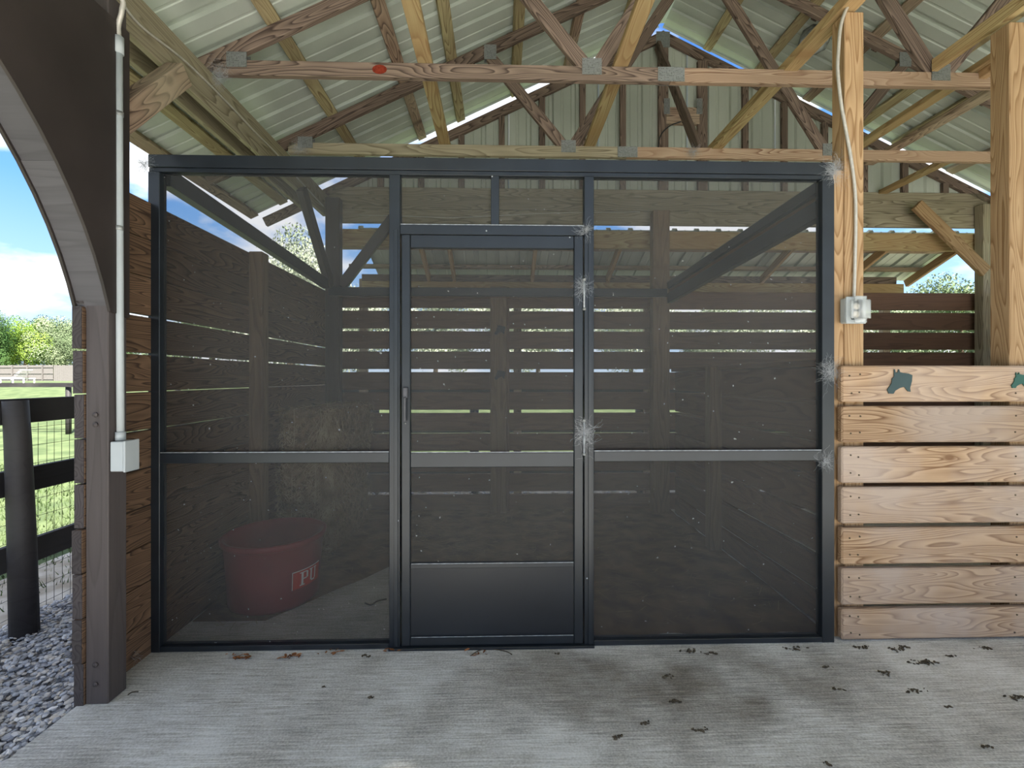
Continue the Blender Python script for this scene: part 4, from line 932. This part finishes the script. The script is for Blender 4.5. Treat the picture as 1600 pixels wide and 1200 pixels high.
# trees
def tree_mesh(seed, rx, rz, n, leaf, lob=9):
    r_ = random.Random(seed); V = []; Fc = []; lobes = [(Vector((r_.gauss(0, .42) * rx, r_.gauss(0, .42) * rx, r_.uniform(-.62, .62) * rz)), r_.uniform(.30, .5)) for _ in range(lob)] + [(Vector((0, 0, 0)), .7)]
    for i in range(n):
        c, s = lobes[r_.randrange(len(lobes))]; d = Vector((r_.gauss(0, 1), r_.gauss(0, 1), r_.gauss(0, 1))).normalized(); rad = r_.random() ** .33
        p = c + Vector((d.x * rx, d.y * rx, d.z * rz)) * s * rad
        a = Vector((r_.gauss(0, 1), r_.gauss(0, 1), r_.gauss(0, 1))).normalized() * leaf * r_.uniform(.5, 1.2); b2 = a.cross(d + Vector((.01, .02, .3))).normalized() * leaf * .55; b0 = len(V)
        V += [p - a, p + b2, p + a, p - b2]; Fc.append((b0, b0 + 1, b0 + 2, b0 + 3))
    return pydata('crown', V, Fc)
crowns = [tree_mesh(1, 1, 1, 20000, .026, 14), tree_mesh(2, 1, 1.1, 20000, .026, 17), tree_mesh(3, 1, .9, 20000, .026, 20)]
trk = tube_mesh([(0, 0, 0), (.03, 0, .5), (0, .02, 1.0)], [.06, .045, .03], 8, M['bark'])
cm = {}
def tree(x_, y_, r__, h, k, mat, label, grp='trees beyond the paddock'):
    gz = rise(y_); t = empty('leafy_tree', (x_, y_, gz), label, 'tree', grp)
    key = (k, mat)
    if key not in cm:
        m_ = crowns[k].copy(); m_.materials.append(M[mat]); cm[key] = m_
    c = obj('crown', cm[key], None, t, (x_, y_, gz + h * .55)); c.scale = (r__, r__, h * .48); c.rotation_mode = 'XYZ'; c.rotation_euler = (0, 0, rnd.uniform(0, 6))
    tr_ = obj('trunk', trk, None, t, (x_, y_, gz)); tr_.scale = (h * .45, h * .45, h * .7)
def tp_(px_, Y): return P(px_, 600, Y).x
for px_, y_, r__, h, k, mt, lab in ((39, 56, 3.0, 8.0, 0, 'leafA', 'bright yellow-green tree above the grey picket fence'), (-6, 52, 2.6, 8.6, 1, 'leafB', 'dark green tree at the left picture edge'), (84, 57, 3.0, 7.0, 2, 'leafC', 'silvery green tree right of the bright tree'),
        (74, 66, 4.4, 9.4, 1, 'leafB', 'dark tree top rising behind the bright tree'), (118, 60, 3.4, 8.8, 0, 'leafC', 'taller pale tree just left of the arch post'), (8, 64, 3.6, 7.6, 2, 'leafB', 'dark green crown low behind the bright tree'), (170, 64, 4.5, 9, 0, 'leafC', 'pale tree far behind the left slat wall'), (240, 60, 5, 8.5, 2, 'leafC', 'pale tree far behind the mid post of the left slat wall')):
    tree(tp_(px_, y_), y_, r__, h, k, mt, lab)
bt = [(452, 13, 2.0, 5.8, 0, 'leafD', 'pale drooping tree seen between screen rail and eave'), (330, 20, 2.6, 5.6, 1, 'leafC', 'pale tree behind the left slat wall'), (560, 22, 2.8, 5.0, 2, 'leafD', 'pale tree behind the back slats, left part'), (680, 24, 3.0, 5.4, 0, 'leafD', 'pale tree behind the back slats, left of door post'),
      (840, 25, 3.4, 5.4, 1, 'leafD', 'pale tree behind the back slats, right of door post'), (985, 24, 3.0, 5.4, 2, 'leafD', 'pale tree behind the back slats near the brown post'), (1130, 25, 3.4, 5.4, 0, 'leafD', 'pale tree behind the inner half wall'), (1280, 24, 3.2, 5.2, 1, 'leafD', 'pale tree behind the right screen'),
      (1410, 22, 2.8, 5.2, 2, 'leafD', 'pale tree behind the open stall'), (1500, 13, 1.9, 4.6, 0, 'leafC', 'silvery shrub-like tree seen right of the lean-to roof'), (1610, 18, 2.6, 5.6, 1, 'leafA', 'green tree behind the far right corner')]
for a in bt: tree(tp_(a[0], a[1]), *a[1:])
